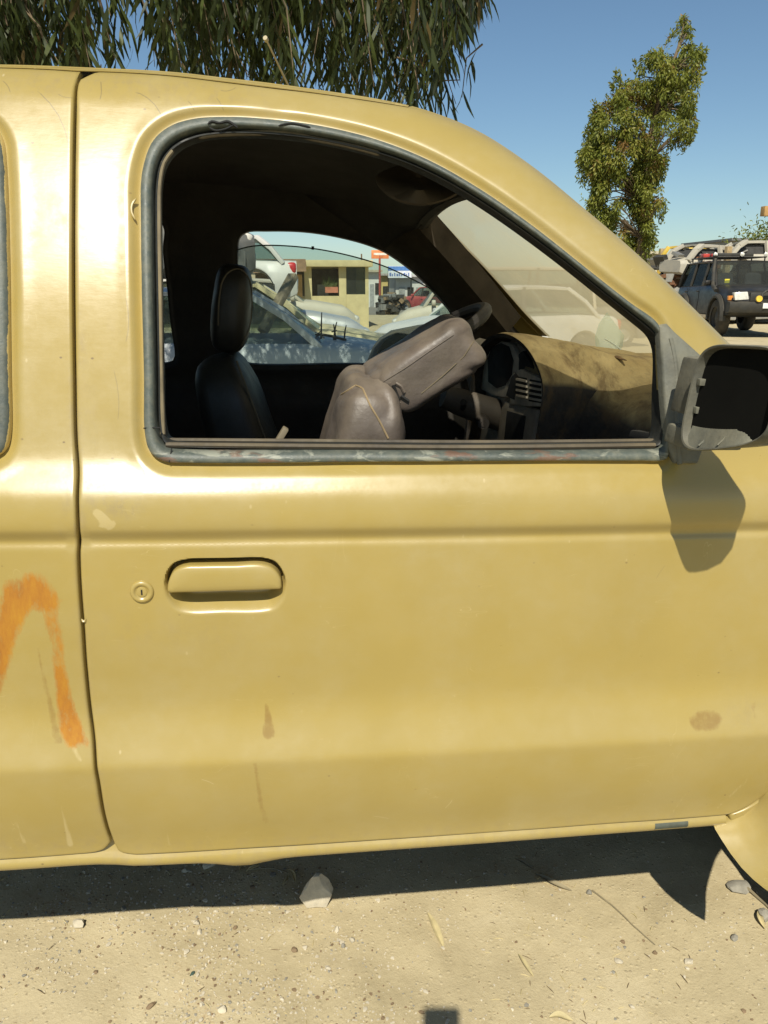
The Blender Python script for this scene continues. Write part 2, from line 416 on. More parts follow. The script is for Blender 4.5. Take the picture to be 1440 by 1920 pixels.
def a_pale(P):
    L = [stroke(P, [(25, 1528), (36, 1560), (46, 1578)], [5, 8, 12], 6) * .7, stroke(P, [(116, 1508), (124, 1550), (132, 1582)], [6, 9, 14], 6) * .8, stroke(P, [(308, 1538), (318, 1585)], [4, 8], 5) * .6,
         stroke(P, [(1262, 1522), (1295, 1475)], [5, 4], 4) * .6, stroke(P, [(1345, 1515), (1392, 1470)], [5, 4], 4) * .7, stroke(P, [(1376, 1512), (1402, 1458)], [6, 4], 5) * .6,
         stroke(P, [(140, 1405), (150, 1425)], [14, 10], 8) * .7, stroke(P, [(182, 962), (205, 985)], [18, 18], 6), stroke(P, [(188, 985), (210, 982)], [10, 14], 5) * .9,
         stroke(P, [(150, 1024), (330, 1021)], [3, 3], 3) * .6, stroke(P, [(540, 1385), (660, 1386)], [14, 10], 10) * .4, stroke(P, [(1280, 985), (1320, 940)], [10, 10], 14) * .35, stroke(P, [(1020, 1365), (1130, 1362)], [10, 8], 8) * .4,
         stroke(P, [(153, 905), (154, 1040), (166, 1250), (184, 1400)], [5, 6, 5, 5], 4) * .42, stroke(P, [(138, 905), (140, 1040), (152, 1250), (168, 1400)], [4, 5, 4, 4], 4) * .40, stroke(P, [(230, 1596), (500, 1583), (900, 1557), (1330, 1525)], [7, 7, 7, 7], 6) * .40,
         stroke(P, [(1320, 950), (1318, 1000)], [30, 30], 14) * .2]
    return np.maximum.reduce(L)
ATTR = dict(orange=a_orange, stain=a_stain, scuff=a_scuff, pale=a_pale)

def paint_mat(name='yellow_paint', col=(.352, .262, .074)):
    m, nt, b, tc = base_mat(name)
    at = lambda n: nd(nt, 'ShaderNodeAttribute', attribute_name=n).outputs['Fac']
    big = noise_n(nt, tc, 3.2, 5, .55)
    c = ramp(nt, big, [(.25, tuple(q * .93 for q in col)), (.75, tuple(q * 1.06 for q in col))])
    # dusty film
    fine = noise_n(nt, tc, 38, 6, .7)
    film = mth(nt, 'MULTIPLY', maprange(nt, noise_n(nt, tc, 5.5, 6, .62), .40, .72, 0, .42), maprange(nt, fine, .3, .7, .5, 1))
    c = mixc(nt, film, c, (.40, .335, .18))
    # pepper specks and short dark nicks
    vor = nd(nt, 'ShaderNodeTexVoronoi'); vor.inputs['Scale'].default_value = 30; nt.links.new(stretch(nt, tc, (1, .2, 1.4)), vor.inputs['Vector'])
    speck = mth(nt, 'MULTIPLY', maprange(nt, vor.outputs['Distance'], .045, .085, 1, 0), maprange(nt, noise_n(nt, tc, 7, 3), .54, .62))
    c = mixc(nt, mth(nt, 'MULTIPLY', speck, .75), c, (.14, .09, .04))
    vo2 = nd(nt, 'ShaderNodeTexVoronoi'); vo2.inputs['Scale'].default_value = 24; nt.links.new(stretch(nt, tc, (1.6, .2, .9)), vo2.inputs['Vector'])
    chip = mth(nt, 'MULTIPLY', maprange(nt, vo2.outputs['Distance'], .05, .09, 1, 0), maprange(nt, noise_n(nt, tc, 5, 3), .55, .62)); c = mixc(nt, mth(nt, 'MULTIPLY', chip, .5), c, (.58, .48, .27))
    # hairline scratches (thin iso-lines of a stretched noise, only here and there)
    for sc, seed_s, lo in (((1.6, 1, 9.0), 5.0, .62), ((7.0, 1, 2.0), 4.0, .64)):
        h = noise_n(nt, tc, seed_s, 2, .4, stretch(nt, tc, sc))
        ln = maprange(nt, mth(nt, 'ABSOLUTE', mth(nt, 'SUBTRACT', h, .5)), .0008, .0026, 1, 0)
        ln = mth(nt, 'MULTIPLY', ln, maprange(nt, noise_n(nt, tc, 4.3 + seed_s, 3), lo - .04, lo + .04))
        c = mixc(nt, mth(nt, 'MULTIPLY', ln, .40), c, (.56, .45, .22))
    # scuffs
    n1 = noise_n(nt, tc, 60, 7, .72); n2 = noise_n(nt, tc, 22, 6, .65, stretch(nt, tc, (3.0, 1, .8)))
    sc_ = mth(nt, 'MULTIPLY', at('scuff'), maprange(nt, mth(nt, 'MULTIPLY', n1, n2), .22, .34)); 
    c = mixc(nt, mth(nt, 'MULTIPLY', sc_, .62), c, (.26, .20, .12))
    st = mth(nt, 'MULTIPLY', maprange(nt, mth(nt, 'ADD', mth(nt, 'MULTIPLY', at('stain'), .7), mth(nt, 'ADD', mth(nt, 'MULTIPLY', n1, .7), mth(nt, 'MULTIPLY', n2, .5))), .95, 1.30), maprange(nt, n1, .3, .7, .7, 1))
    c = mixc(nt, mth(nt, 'MULTIPLY', st, .62), c, (.20, .105, .022))
    pl = maprange(nt, mth(nt, 'ADD', at('pale'), mth(nt, 'MULTIPLY', n2, .8)), .82, 1.05)
    c = mixc(nt, mth(nt, 'MULTIPLY', pl, .42), c, (.56, .46, .24))
    # curved hairline scratches, each an arc of a circle in the plane of the skin
    fl = nd(nt, 'ShaderNodeVectorMath', operation='MULTIPLY'); fl.inputs[1].default_value = (1, 0, 1); nt.links.new(tc.outputs['Object'], fl.inputs[0])
    def dist_to(c_, z_):
        n = nd(nt, 'ShaderNodeVectorMath', operation='DISTANCE'); nt.links.new(fl.outputs[0], n.inputs[0]); n.inputs[1].default_value = (float(c_), 0, float(z_)); return n.outputs['Value']
    wob_ = mth(nt, 'MULTIPLY', mth(nt, 'SUBTRACT', n2, .5), .004)
    for q3, w_, st_ in (([(77, 177), (112, 222), (129, 290)], .0009, .6), ([(253, 172), (284, 190), (303, 217)], .0009, .6), ([(353, 190), (359, 198), (364, 207)], .0008, .5), ([(406, 183), (413, 194), (419, 207)], .0008, .5), ([(186, 150), (189, 168), (187, 186)], .0011, .5),
                        ([(3, 150), (12, 160), (19, 174)], .0009, .5), ([(410, 165), (428, 166), (440, 160)], .001, .5), ([(110, 178), (122, 182), (138, 183)], .0009, .4), ([(236, 560), (241, 600), (236, 640)], .0012, .35), ([(215, 700), (222, 740), (221, 790)], .0010, .3), ([(1230, 1085), (1238, 1072), (1246, 1062)], .0007, .3), ([(380, 1462), (390, 1465), (402, 1471)], .0008, -.4), ([(835, 1515), (842, 1508), (848, 1500)], .0008, -.4), ([(700, 1530), (715, 1532), (728, 1535)], .0007, -.35)):
        (x1, z1), (x2, z2), (x3, z3) = uxz(q3); dd_ = 2 * (x1 * (z2 - z3) + x2 * (z3 - z1) + x3 * (z1 - z2)) or 1e-9
        ux_ = ((x1 * x1 + z1 * z1) * (z2 - z3) + (x2 * x2 + z2 * z2) * (z3 - z1) + (x3 * x3 + z3 * z3) * (z1 - z2)) / dd_; uz_ = ((x1 * x1 + z1 * z1) * (x3 - x2) + (x2 * x2 + z2 * z2) * (x1 - x3) + (x3 * x3 + z3 * z3) * (x2 - x1)) / dd_
        rr_ = math.hypot(x1 - ux_, z1 - uz_); ln = mth(nt, 'ABSOLUTE', mth(nt, 'ADD', mth(nt, 'SUBTRACT', dist_to(ux_, uz_), rr_), wob_))
        ln = mth(nt, 'MULTIPLY', maprange(nt, ln, w_ * .4, w_, 1, 0), maprange(nt, dist_to(x2, z2), math.hypot(x3 - x1, z3 - z1) * .45, math.hypot(x3 - x1, z3 - z1) * .55, 1, 0))
        c = mixc(nt, mth(nt, 'MULTIPLY', ln, abs(st_)), c, (.13, .10, .06) if st_ > 0 else (.62, .52, .30))
    # orange rust-coloured brushing with bare streaks scraped through it
    s1 = noise_n(nt, tc, 34, 7, .75, stretch(nt, tc, (1.0, 1, .28))); s2 = noise_n(nt, tc, 95, 5, .7, stretch(nt, tc, (1.0, 1, .5)))
    mixn = mth(nt, 'ADD', mth(nt, 'MULTIPLY', s1, .75), mth(nt, 'MULTIPLY', s2, .45))
    oa = at('orange')
    og = maprange(nt, mth(nt, 'ADD', mth(nt, 'MULTIPLY', oa, .56), mixn), .90, 1.12)
    og = mth(nt, 'MULTIPLY', og, maprange(nt, oa, .03, .35))
    oc = ramp(nt, s1, [(.28, (.24, .078, .0)), (.5, (.36, .140, .0)), (.7, (.42, .195, .002))])
    c = mixc(nt, mth(nt, 'MULTIPLY', og, .97), c, oc)
    nt.links.new(c, b.inputs['Base Color'])
    rg = mth(nt, 'ADD', maprange(nt, fine, .25, .75, .26, .345), mth(nt, 'ADD', mth(nt, 'MULTIPLY', film, .35), mth(nt, 'MULTIPLY', og, .45)), clamp=True)
    nt.links.new(rg, b.inputs['Roughness'])
    b.inputs['Specular IOR Level'].default_value = .78
    hb = mth(nt, 'ADD', mth(nt, 'MULTIPLY', noise_n(nt, tc, 120, 4, .6, stretch(nt, tc, (.35, 1, 1.2))), .34), mth(nt, 'ADD', mth(nt, 'MULTIPLY', noise_n(nt, tc, 26, 3), .6), mth(nt, 'MULTIPLY', og, .25)))
    bump_n(nt, b, hb, .075, .0035)
    return m
M_paint = paint_mat()
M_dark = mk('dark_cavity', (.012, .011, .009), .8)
M_trim = mk('dark_trim', (.030, .026, .020), .75, var=.3, bump=.2, bscale=200)
M_under = mk('underbody', (.03, .026, .02), .9)

truck = empty('pickup_truck', (0, 0, 0), 0, 'dusty yellow pickup cab with an open side window filling the foreground', 'pickup truck')
truck.rotation_euler = (0, TRUCK_TILT, 0)

# ---- skins
seam_px = [(-420, 126), (-200, 124), (0, 126), (100, 130), (150, 134), (200, 134), (320, 142), (420, 154), (500, 164), (600, 175), (700, 189), (770, 198)]
seam = smooth_curve(uxz(seam_px, RS * .45), .015)
gap_px = [(150, 136), (144, 143), (141, 155), (140, 200), (138, 300), (137, 400), (137, 560), (139, 700), (142, 830), (145, 905), (146, 990), (147, 1040), (150, 1110), (155, 1175), (160, 1250), (168, 1330), (176, 1400), (183, 1465), (193, 1525), (203, 1562), (212, 1586)]
gap = smooth_curve(uxz(gap_px), .008)
dbot = uxz([(222, 1599), (245, 1604), (300, 1602), (500, 1590), (700, 1577), (900, 1564), (1100, 1549), (1250, 1538), (1340, 1531)])
def off_curve(C, d):
    t = np.gradient(C, axis=0); t /= np.linalg.norm(t, axis=1)[:, None] + 1e-12
    return C + np.stack([-t[:, 1], t[:, 0]], 1) * d
gd = off_curve(gap, .0024)                    # towards +x (curve runs downwards)
gr = off_curve(gap, -.0024)
S_right = S[S[:, 0] > seam[-1, 0]]
front_px = [(1462, 745), (1496, 800), (1503, 870), (1505, 1000), (1508, 1300), (1494, 1410), (1470, 1455), (1440, 1487), (1400, 1515), (1365, 1529)]
front = smooth_curve(uxz(front_px), .015)
door_out = np.vstack([gd[1:], smooth_curve(dbot, .015), front[::-1], S_right[::-1] - [0, .0], (seam[(seam[:, 0] > gd[0, 0] + .006)] - [0, .0012])[::-1]])
rear_px = [(196, 1594), (180, 1600), (150, 1603), (0, 1613), (-200, 1624), (-420, 1634)]
rb = smooth_curve(uxz(rear_px), .015)
gru = gr[gr[:, 1] < uxz([(141, 150)])[0, 1]]
corner = [[gru[0, 0] + .0004, float(np.interp(gru[0, 0], seam[:, 0], seam[:, 1])) - .0012]]
rear_out = np.vstack([corner, gru[:-1], rb, [[rb[-1, 0], seam[0, 1] - .0012]], (seam[seam[:, 0] < gru[0, 0] - .004] - [0, .0012])])
rail_out = np.vstack([seam + [0, .0012], S[S[:, 0] < seam[-1, 0] + .005][::-1]])

hx = np.arange(HO[:, 0].min() - .01, HO[:, 0].max() + .01, .0024); hz = np.arange(HO[:, 1].min() - .01, HO[:, 1].max() + .01, .0020)
HG = np.stack(np.meshgrid(hx, hz), -1).reshape(-1, 2)
hbox = np.array([(hx[0], hz[0]), (hx[-1], hz[0]), (hx[-1], hz[-1]), (hx[0], hz[-1])])
def dense(x0, y0, x1, y1, st=.0042):
    q = uxz([(x0, y0), (x1, y1)]); xs_ = np.arange(q[0, 0], q[1, 0], st); zs_ = np.arange(q[1, 1], q[0, 1], st)
    return np.array([(xs_[0], zs_[0]), (xs_[-1], zs_[0]), (xs_[-1], zs_[-1]), (xs_[0], zs_[-1])]), np.stack(np.meshgrid(xs_, zs_), -1).reshape(-1, 2)
door = panel('door', M_paint, door_out, [Wout], truck, extra=[(hbox, HG), dense(455, 1305, 535, 1565), dense(1250, 1300, 1450, 1400), dense(1250, 1440, 1430, 1535), dense(165, 890, 275, 992, .005), dense(290, 1525, 335, 1590)], handle=True, attrs=ATTR, xs=.011)
oz = uxz([(-30, 1060), (200, 1600)])
ox = np.arange(oz[0, 0], oz[1, 0], .0045); ozz = np.arange(oz[1, 1], oz[0, 1], .0045)
OG = np.stack(np.meshgrid(ox, ozz), -1).reshape(-1, 2); obox = np.array([(ox[0], ozz[0]), (ox[-1], ozz[0]), (ox[-1], ozz[-1]), (ox[0], ozz[-1])])
rear_door = panel('rear_door', M_paint, rear_out, [RWout], truck, extra=(obox, OG), attrs=ATTR)
rail = panel('roof_rail', M_paint, rail_out, [], truck, rows=np.arange(1.5, 1.95, .004), hem=.002, attrs=ATTR, wall=.004)
# body shell just behind the gaps
cav = np.vstack([gap + [0, 0]])
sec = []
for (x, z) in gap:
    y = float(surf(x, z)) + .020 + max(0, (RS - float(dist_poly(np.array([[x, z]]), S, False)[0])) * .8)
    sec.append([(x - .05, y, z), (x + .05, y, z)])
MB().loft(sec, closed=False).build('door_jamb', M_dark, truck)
# ---------------------------------------------------------------- seals, handle, lock
def seal_mat():
    m, nt, b, tc = base_mat('painted_rubber')
    at = lambda n: nd(nt, 'ShaderNodeAttribute', attribute_name=n).outputs['Fac']
    n1 = noise_n(nt, tc, 12, 6, .65); n2 = noise_n(nt, tc, 70, 6, .7)
    c = ramp(nt, n1, [(.3, (.050, .062, .055)), (.6, (.085, .10, .085)), (.78, (.17, .175, .14))])
    film = mth(nt, 'MULTIPLY', maprange(nt, n2, .4, .75, 0, .35), maprange(nt, n1, .35, .65, .4, 1))
    c = mixc(nt, film, c, (.30, .27, .18))
    # chipped sill: rust-red and pale patches
    sill = at('sill'); n3 = noise_n(nt, tc, 9, 6, .6, stretch(nt, tc, (1.0, 1, 4.5))); n4 = noise_n(nt, tc, 14, 5, .6, stretch(nt, tc, (1.3, 1, 5)), .6)
    red = mth(nt, 'MULTIPLY', sill, maprange(nt, n3, .57, .61)); c = mixc(nt, mth(nt, 'MULTIPLY', red, .6), c, (.17, .075, .04))
    pale = mth(nt, 'MULTIPLY', sill, maprange(nt, n4, .55, .62)); c = mixc(nt, mth(nt, 'MULTIPLY', pale, .55), c, (.36, .36, .28))
    # ragged overspray of the body paint along the outer lip
    e = at('lip'); q = mth(nt, 'ADD', mth(nt, 'MULTIPLY', noise_n(nt, tc, 30, 6, .75), .42), mth(nt, 'MULTIPLY', noise_n(nt, tc, 8, 2), .30))
    yel = mth(nt, 'LESS_THAN', mth(nt, 'ADD', e, mth(nt, 'MULTIPLY', q, .30)), .165)
    c = mixc(nt, yel, c, (.52, .39, .14))
    inn = at('groove'); c = mixc(nt, mth(nt, 'MULTIPLY', inn, .85), c, (.012, .011, .010))
    nt.links.new(c, b.inputs['Base Color'])
    nt.links.new(maprange(nt, n2, .3, .7, .42, .62), b.inputs['Roughness'])
    bump_n(nt, b, mth(nt, 'ADD', n2, mth(nt, 'MULTIPLY', yel, .6)), .35, .003)
    return m
M_seal = seal_mat()
def ring_seal(name, A, B, parent, prof, sillz=None):
    """a moulded strip between the outer curve A and the inner curve B; prof: (t, y offset)"""
    N = len(A)
    dd = ((A[:, None, :] - B[None]) ** 2).sum(2); idx = dd.argmin(1)
    Bp = B[idx].astype(float)
    for _ in range(6): Bp = .5 * Bp + .25 * (np.roll(Bp, 1, 0) + np.roll(Bp, -1, 0))
    vs = []; lip = []; gr_ = []; sl_ = []
    K = len(prof)
    for t, yo in prof:
        q = A + (Bp - A) * min(t, 1.0); y = surf(q[:, 0], q[:, 1]) + yo
        wob = np.array([noise.noise(Vector((a * 7, b * 7, 3))) for a, b in q]) * .0012
        vs += [(a, c + w, b) for (a, b), c, w in zip(q, y, wob)]
        lip += [t] * N; gr_ += [float(sstep(.66, .76, t))] * N
        sl_ += [float(sstep(sillz, sillz - .006, b)) if sillz else 0. for a, b in q]
    fs = []
    for k in range(K - 1):
        for i in range(N):
            j = (i + 1) % N; fs.append((k * N + i, k * N + j, (k + 1) * N + j, (k + 1) * N + i))
    me = bpy.data.meshes.new(name); me.from_pydata(vs, [], fs)
    bm = bmesh.new(); bm.from_mesh(me); bmesh.ops.recalc_face_normals(bm, faces=bm.faces)
    bm.faces.ensure_lookup_table(); s_ = sum(f.normal.y for f in bm.faces if f.index < N * 4)
    if s_ > 0: bmesh.ops.reverse_faces(bm, faces=bm.faces)
    bm.to_mesh(me); bm.free()
    me.shade_smooth(); me.set_sharp_from_angle(angle=R(60))
    for k, v in (('lip', lip), ('groove', gr_), ('sill', sl_)):
        a = me.attributes.new(k, 'FLOAT', 'POINT'); a.data.foreach_set('value', v)
    return link_mesh(name, me, M_seal, parent)
PROF = [(0, .012), (.03, .003), (.08, -.0015), (.2, -.004), (.35, -.005), (.5, -.004), (.6, -.001), (.66, .005), (.70, .016), (.76, .020), (.80, .012), (.86, .009), (.93, .010), (1.0, .016), (1.0, .05)]
sill_top = uxz([(700, 842)])[0, 1]
ring_seal('window_seal', Wout, Win, door, PROF, sill_top)
ring_seal('window_seal', RWout, RWin, rear_door, PROF, None)
# dusty run channel at the rear edge and header of the opening
M_channel = mk('run_channel', (.10, .085, .06), .8, var=.4, scale=30, dust=.75)
cl = smooth_curve(uxz([(305, 815), (301, 700), (299, 560), (297, 400), (298, 345), (306, 305), (322, 283)], .012), .012)
MB().tube([(a, float(surf(a, b)) + .014, b) for a, b in cl], .0042, 8).build('run_channel', M_channel, door)
cl = smooth_curve(uxz([(365, 258), (400, 252), (470, 249), (540, 250), (590, 260), (660, 274), (720, 290)], .014), .012)
MB().tube([(a, float(surf(a, b)) + .016, b) for a, b in cl], [.001] + [.0042] * (len(cl) - 2) + [.001], 8).build('header_channel', M_channel, door)
# inner lip of the sill (sweep)
cl = smooth_curve(uxz([(312, 833), (600, 836), (900, 838), (1226, 834)], .016), .02)
M_sweep = mk('belt_sweep', (.045, .036, .027), .7, var=.4, scale=30, dust=.35)
MB().tube([(a, float(surf(a, b)) + .012, b) for a, b in cl], .0045, 6).build('belt_sweep', M_sweep, door)
cl2 = smooth_curve(uxz([(312, 824), (600, 826), (900, 828), (1226, 825)], .04), .02)
MB().tube([(a, float(surf(a, b)) + .034, b) for a, b in cl2], .004, 6).build('belt_sweep', M_sweep, door)
# torn rubber at the top: little curled flaps
M_black = mk('torn_rubber', (.012, .012, .011), .85)
def flap(pts, w, off=-.006):
    m = MB(); L_ = smooth_curve(uxz(pts), .004)
    m.tube([(a, float(surf(a, b)) + off, b) for a, b in L_], [w * .3] + [w] * (len(L_) - 2) + [w * .3], 6); return m
flap([(390, 234), (398, 229), (412, 232), (428, 229), (446, 241)], .0022).build('torn_flap', M_black, door)
flap([(393, 240), (404, 246), (424, 243), (438, 236)], .0018).build('torn_flap', M_black, door)
flap([(522, 237), (545, 233), (570, 237), (582, 240)], .0018).build('torn_flap', M_black, door)
flap([(256, 372), (248, 383), (247, 398), (254, 412)], .0020, -.001).build('torn_flap', M_paint, door)
flap([(153, 1160), (158, 1166), (161, 1160)], .0025, -.001).build('paint_flake', M_paint, door)

for pts in ([(269, 803), (285, 802), (300, 802)], [(322, 840), (320, 852), (317, 867)]):
    L_ = smooth_curve(uxz(pts, -.003), .004); MB().tube([(a, float(surf(a, b)) - .0032, b) for a, b in L_], .0011, 6).build('corner_joint', M_black, door)
# handle: a D-shaped flap standing proud in its pocket
hp = smooth_curve(uxz([(314, 1106), (316, 1090), (326, 1070), (345, 1060), (380, 1058), (440, 1057), (490, 1056), (512, 1064), (526, 1082), (528, 1101)]), .004)
hp = np.vstack([hp, smooth_curve(uxz([(525, 1103), (420, 1107), (318, 1110)]), .008)])
hcn = hp.mean(0)
m = MB(); secs = []
for s_, yo in ((1.0, .022), (1.0, .002), (.995, -.0015), (.975, -.0042), (.93, -.0060), (.82, -.0075), (.55, -.0088), (.2, -.0092)):
    q = hcn + (hp - hcn) * np.array([1 - (1 - s_) * .42, s_])
    secs.append([(a, float(surf(a, b)) + yo, b) for a, b in q])
m.loft(secs); hnd = m.build('door_handle', M_paint, door, smooth=50)
# lock cylinder
lc = uxz([(266.5, 1109)])[0]
ML = Matrix.Translation((lc[0], float(surf(lc[0], lc[1])), lc[1])) @ Matrix.Rotation(R(90), 4, 'X')
m = MB(); m.lathe([(.0185, -.004), (.0185, .002), (.0172, .0042), (.0150, .0052), (.0125, .0050), (.0112, .0038), (.0100, .0026), (.0084, .0024), (.0080, .0036), (.0060, .0040), (.0002, .0040)], ML, 32)
lock = m.build('lock_cylinder', M_paint, door, smooth=40)
MB().box((-.0012, -.0045, .0036), (.0012, .0045, .0044), 0, ML).build('key_slot', M_dark, lock)

# mirror sail (triangular base plate)
M_plastic = mk('weathered_plastic', (.085, .090, .076), .62, var=.4, scale=14, bump=.25, bscale=120, dust=.7, dcol=(.33, .30, .20), dscale=12)
sail = uxz([(1233, 611), (1248, 607), (1262, 622), (1318, 672), (1345, 705), (1330, 800), (1305, 868), (1262, 868), (1250, 840), (1242, 760), (1237, 680)])
m = MB(); secs = []
sc_ = sail.mean(0)
for s_, yo in ((1.0, .012), (1.0, -.004), (.97, -.008), (.90, -.010), (.4, -.012)):
    q = sc_ + (sail - sc_) * s_; secs.append([(a, float(surf(a, b)) + yo, b) for a, b in q])
m.loft(secs); m.build('mirror_sail', M_plastic, door, smooth=40)
rid = smooth_curve(uxz([(1252, 634), (1258, 660), (1263, 700), (1262, 760), (1264, 800), (1270, 868)]), .01)
MB().tube([(a, float(surf(a, b)) - .009, b) for a, b in rid], .0045, 8).build('sail_bead', M_plastic, door)

# door mirror: empty housing open to the rear, on a short arm
def hull(xy, xr, s=1.0): pass
mir = empty('door_mirror', (0, 0, 0)); mir.parent = door
tag(mir, 'empty dark door mirror housing with its glass missing')
pm = ulocal(1318, 690, -.075); Xr = pm.x
zt = ulocal(1345, 654, -.12).z + .004; zb = ulocal(1295, 861, -.075).z + .012
zc = (zt + zb) / 2; hz_ = (zt - zb) / 2
def rimpt(t, inset=0.0, dx=0.0):
    """superellipse rim: y from -.062 (inboard) to -.285 (outboard), tilted so that its foot leans rearward"""
    yc, hy = -.148, .088
    c, s_ = math.cos(t), math.sin(t); e = .42
    a = (abs(c) ** e) * (1 if c > 0 else -1); b_ = (abs(s_) ** e) * (1 if s_ > 0 else -1)
    y = yc + (hy - inset) * a; z = zc + (hz_ - inset) * b_
    # the inboard edge slants; outboard end narrows a little
    k = (y - (yc + hy)) / (-2 * hy)
    z = zc + (z - zc) * ((1 - .52 * k ** 1.4) if z < zc else (1 + .05 * k)) + .004 * k
    x = Xr + dx - .015 * (zt - z) / (zt - zb) + .024 * k
    return Vector((x, y, z))
NT = 48; secs = []
T_ = [2 * math.pi * i / NT for i in range(NT)]
def shell(dx, sc_, inset=0):
    out = []
    for t in T_:
        p = rimpt(t, inset); c = Vector((p.x, -.146, zc))
        q = c + Vector((0, (p.y - c.y) * sc_, (p.z - c.z) * sc_)); q.x = p.x + dx; out.append(q)
    return out
secs = [shell(.090, .10), shell(.087, .40), shell(.077, .68), shell(.058, .87), shell(.032, .97), shell(.012, 1.0), shell(0, 1.0), shell(-.003, .985), shell(-.002, .955), shell(.004, .945),
        shell(.030, .90), shell(.050, .78), shell(.063, .58), shell(.070, .1)]
m = MB(); m.loft(secs, cap=True)
M_mirror = mk('mirror_shell', (.050, .052, .045), .58, var=.35, scale=10, bump=.2, bscale=150, dust=.65, dcol=(.30, .27, .18), dscale=14)
hous = m.build('mirror_housing', M_mirror, mir, smooth=50)
# black liner, the deep cavity's shade put into its colour: curved shelf leaves the lower lip showing
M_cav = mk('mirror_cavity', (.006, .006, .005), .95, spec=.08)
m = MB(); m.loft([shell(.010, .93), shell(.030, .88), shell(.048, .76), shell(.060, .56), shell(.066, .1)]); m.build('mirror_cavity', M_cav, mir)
# inner shelf (lit lower lip) with two mould ribs
sh = []
for i in range(25):
    k = i / 24; y = -.070 - .132 * k
    zl = zb + .005 + .042 * (.057 + .75 * k) ** 1.4
    hgt = .084 - .034 * k if k < .72 else .048 * (1 - ((k - .72) / .28) ** 2) + .006
    x0 = Xr - .013 + .020 * k
    sh.append([(x0, y, zl), (x0 + .008, y, zl + hgt * .25), (x0 + .022, y, zl + hgt * .8), (x0 + .032, y, zl + hgt), (x0 + .045, y, zl + hgt * .9), (x0 + .045, y, zl)])
MB().loft(sh).build('inner_shelf', M_plastic, mir, smooth=60)
for k in (.28, .58):
    y = -.070 - .132 * k; zl = zb + .007 + .042 * (.057 + .75 * k) ** 1.4; x0 = Xr - .0135 + .020 * k
    MB().tube([(x0, y, zl + .002), (x0 + .008, y - .001, zl + .011), (x0 + .022, y - .004, zl + .030)], .0018, 6).build('mould_rib', M_plastic, mir)
for zz in (.62, .36):
    MB().box((Xr - .002, -.076, zb + (zt - zb) * zz), (Xr + .010, -.066, zb + (zt - zb) * zz + .010)).build('clip_lug', M_plastic, mir, bevel=.001)
# arm / hinge block between sail and housing
m = MB(); m.loft([[(Xr + a * .5 - .012 + dx, y, z) for a, z in ((.028, zb + .050), (.13, zb + .050), (.13, zt - .025), (.050, zt - .025))] for y, dx in ((.012, -.002), (-.02, 0), (-.045, .001), (-.075, .002))])
m.build('mirror_arm', M_mirror, mir, bevel=.006)
m = MB(); m.loft([[(Xr - .004 + a, y, z) for a, z in ((0, zb - .000), (.09, zb - .000), (.09, zb + .03), (.004, zb + .03))] for y in (.012, -.03, -.07)])
m.build('mirror_foot', M_plastic, mir, bevel=.005)

# ---------------------------------------------------------------- rocker, fender, flare, hood, roof ...
rk = smooth_curve(uxz([(-420, 1640), (0, 1617), (200, 1605), (240, 1608), (450, 1598), (700, 1581), (900, 1567), (1100, 1552), (1250, 1541), (1362, 1532)]), .03)
secs = []
for i, (x, z) in enumerate(rk):
    y = float(surf(x, z)); bul = .012 * math.exp(-((x - uxz([(455, 1600)])[0, 0]) / .05) ** 2)
    secs.append([(x, y + .018, z + .05), (x, y + .012, z + .018), (x, y + .005, z + .004), (x, y + .0005, z - .0015), (x, y - .0010, z - .005), (x, y - .0018, z - .012 - bul * .4), (x, y + .004, z - .021 - bul), (x, y + .018, z - .026 - bul), (x, y + .06, z - .024), (x, y + .10, z - .01)])
def rk_attr(me):
    co = np.empty(len(me.vertices) * 3); me.vertices.foreach_get('co', co)
    px, py = proj_np(co.reshape(-1, 3)); P = np.stack([px, py], 1)
    for k, fn in dict(scuff=lambda P: stroke(P, [(200, 1615), (700, 1590), (1300, 1545)], [30, 26, 26], 20) * .45, pale=lambda P: stroke(P, [(0, 1615), (250, 1607)], [6, 6], 5) * .4).items():
        a = me.attributes.new(k, 'FLOAT', 'POINT'); a.data.foreach_set('value', np.ascontiguousarray(fn(P), dtype=np.float32))
ro = MB().loft(secs, closed=False).build('rocker_panel', M_paint, truck, smooth=50); rk_attr(ro.data)
# bare dark patch on the rocker
M_bare = mk('bare_primer', (.045, .065, .062), .55, var=.35, scale=40, dust=.3)
pp = uxz([(1228, 1545), (1290, 1540)]); m = MB(); secs = []
for x in np.linspace(pp[0, 0], pp[1, 0], 10):
    z = np.interp(x, rk[:, 0], rk[:, 1]); y = float(surf(x, z))
    secs.append([(x, y + .0000, z - .002), (x, y - .0024, z - .0062), (x, y - .0026, z - .0108), (x, y + .0005, z - .016)])
m.loft(secs, closed=False); m.build('bare_patch', M_bare, ro)

# front wheel arch, fender and flare
ARX, ARZ, ARR = 1.302, .36, .441
fx0 = front[:, 0]
fb = uxz([(1366, 1534)])[0]
arc = [(ARX + ARR * math.cos(a), ARZ + ARR * math.sin(a)) for a in np.linspace(R(178), R(-10), 40)]
fgap = front + [0.0045, 0]
fz_top = 1.215
fo = np.vstack([np.array([[fgap[0, 0], fz_top], ]), fgap, [[fb[0] + .01, fb[1] - .018]], [[ARX - ARR + .012, fb[1] - .03]], np.array([a for a in arc if a[1] > fb[1] - .02]), [[2.02, .40], [2.05, .62], [2.04, .98], [1.95, 1.02], [1.2, 1.14]]])
front_fender = panel('front_fender', M_paint, fo, [], truck, xs=.03, hem=.003)
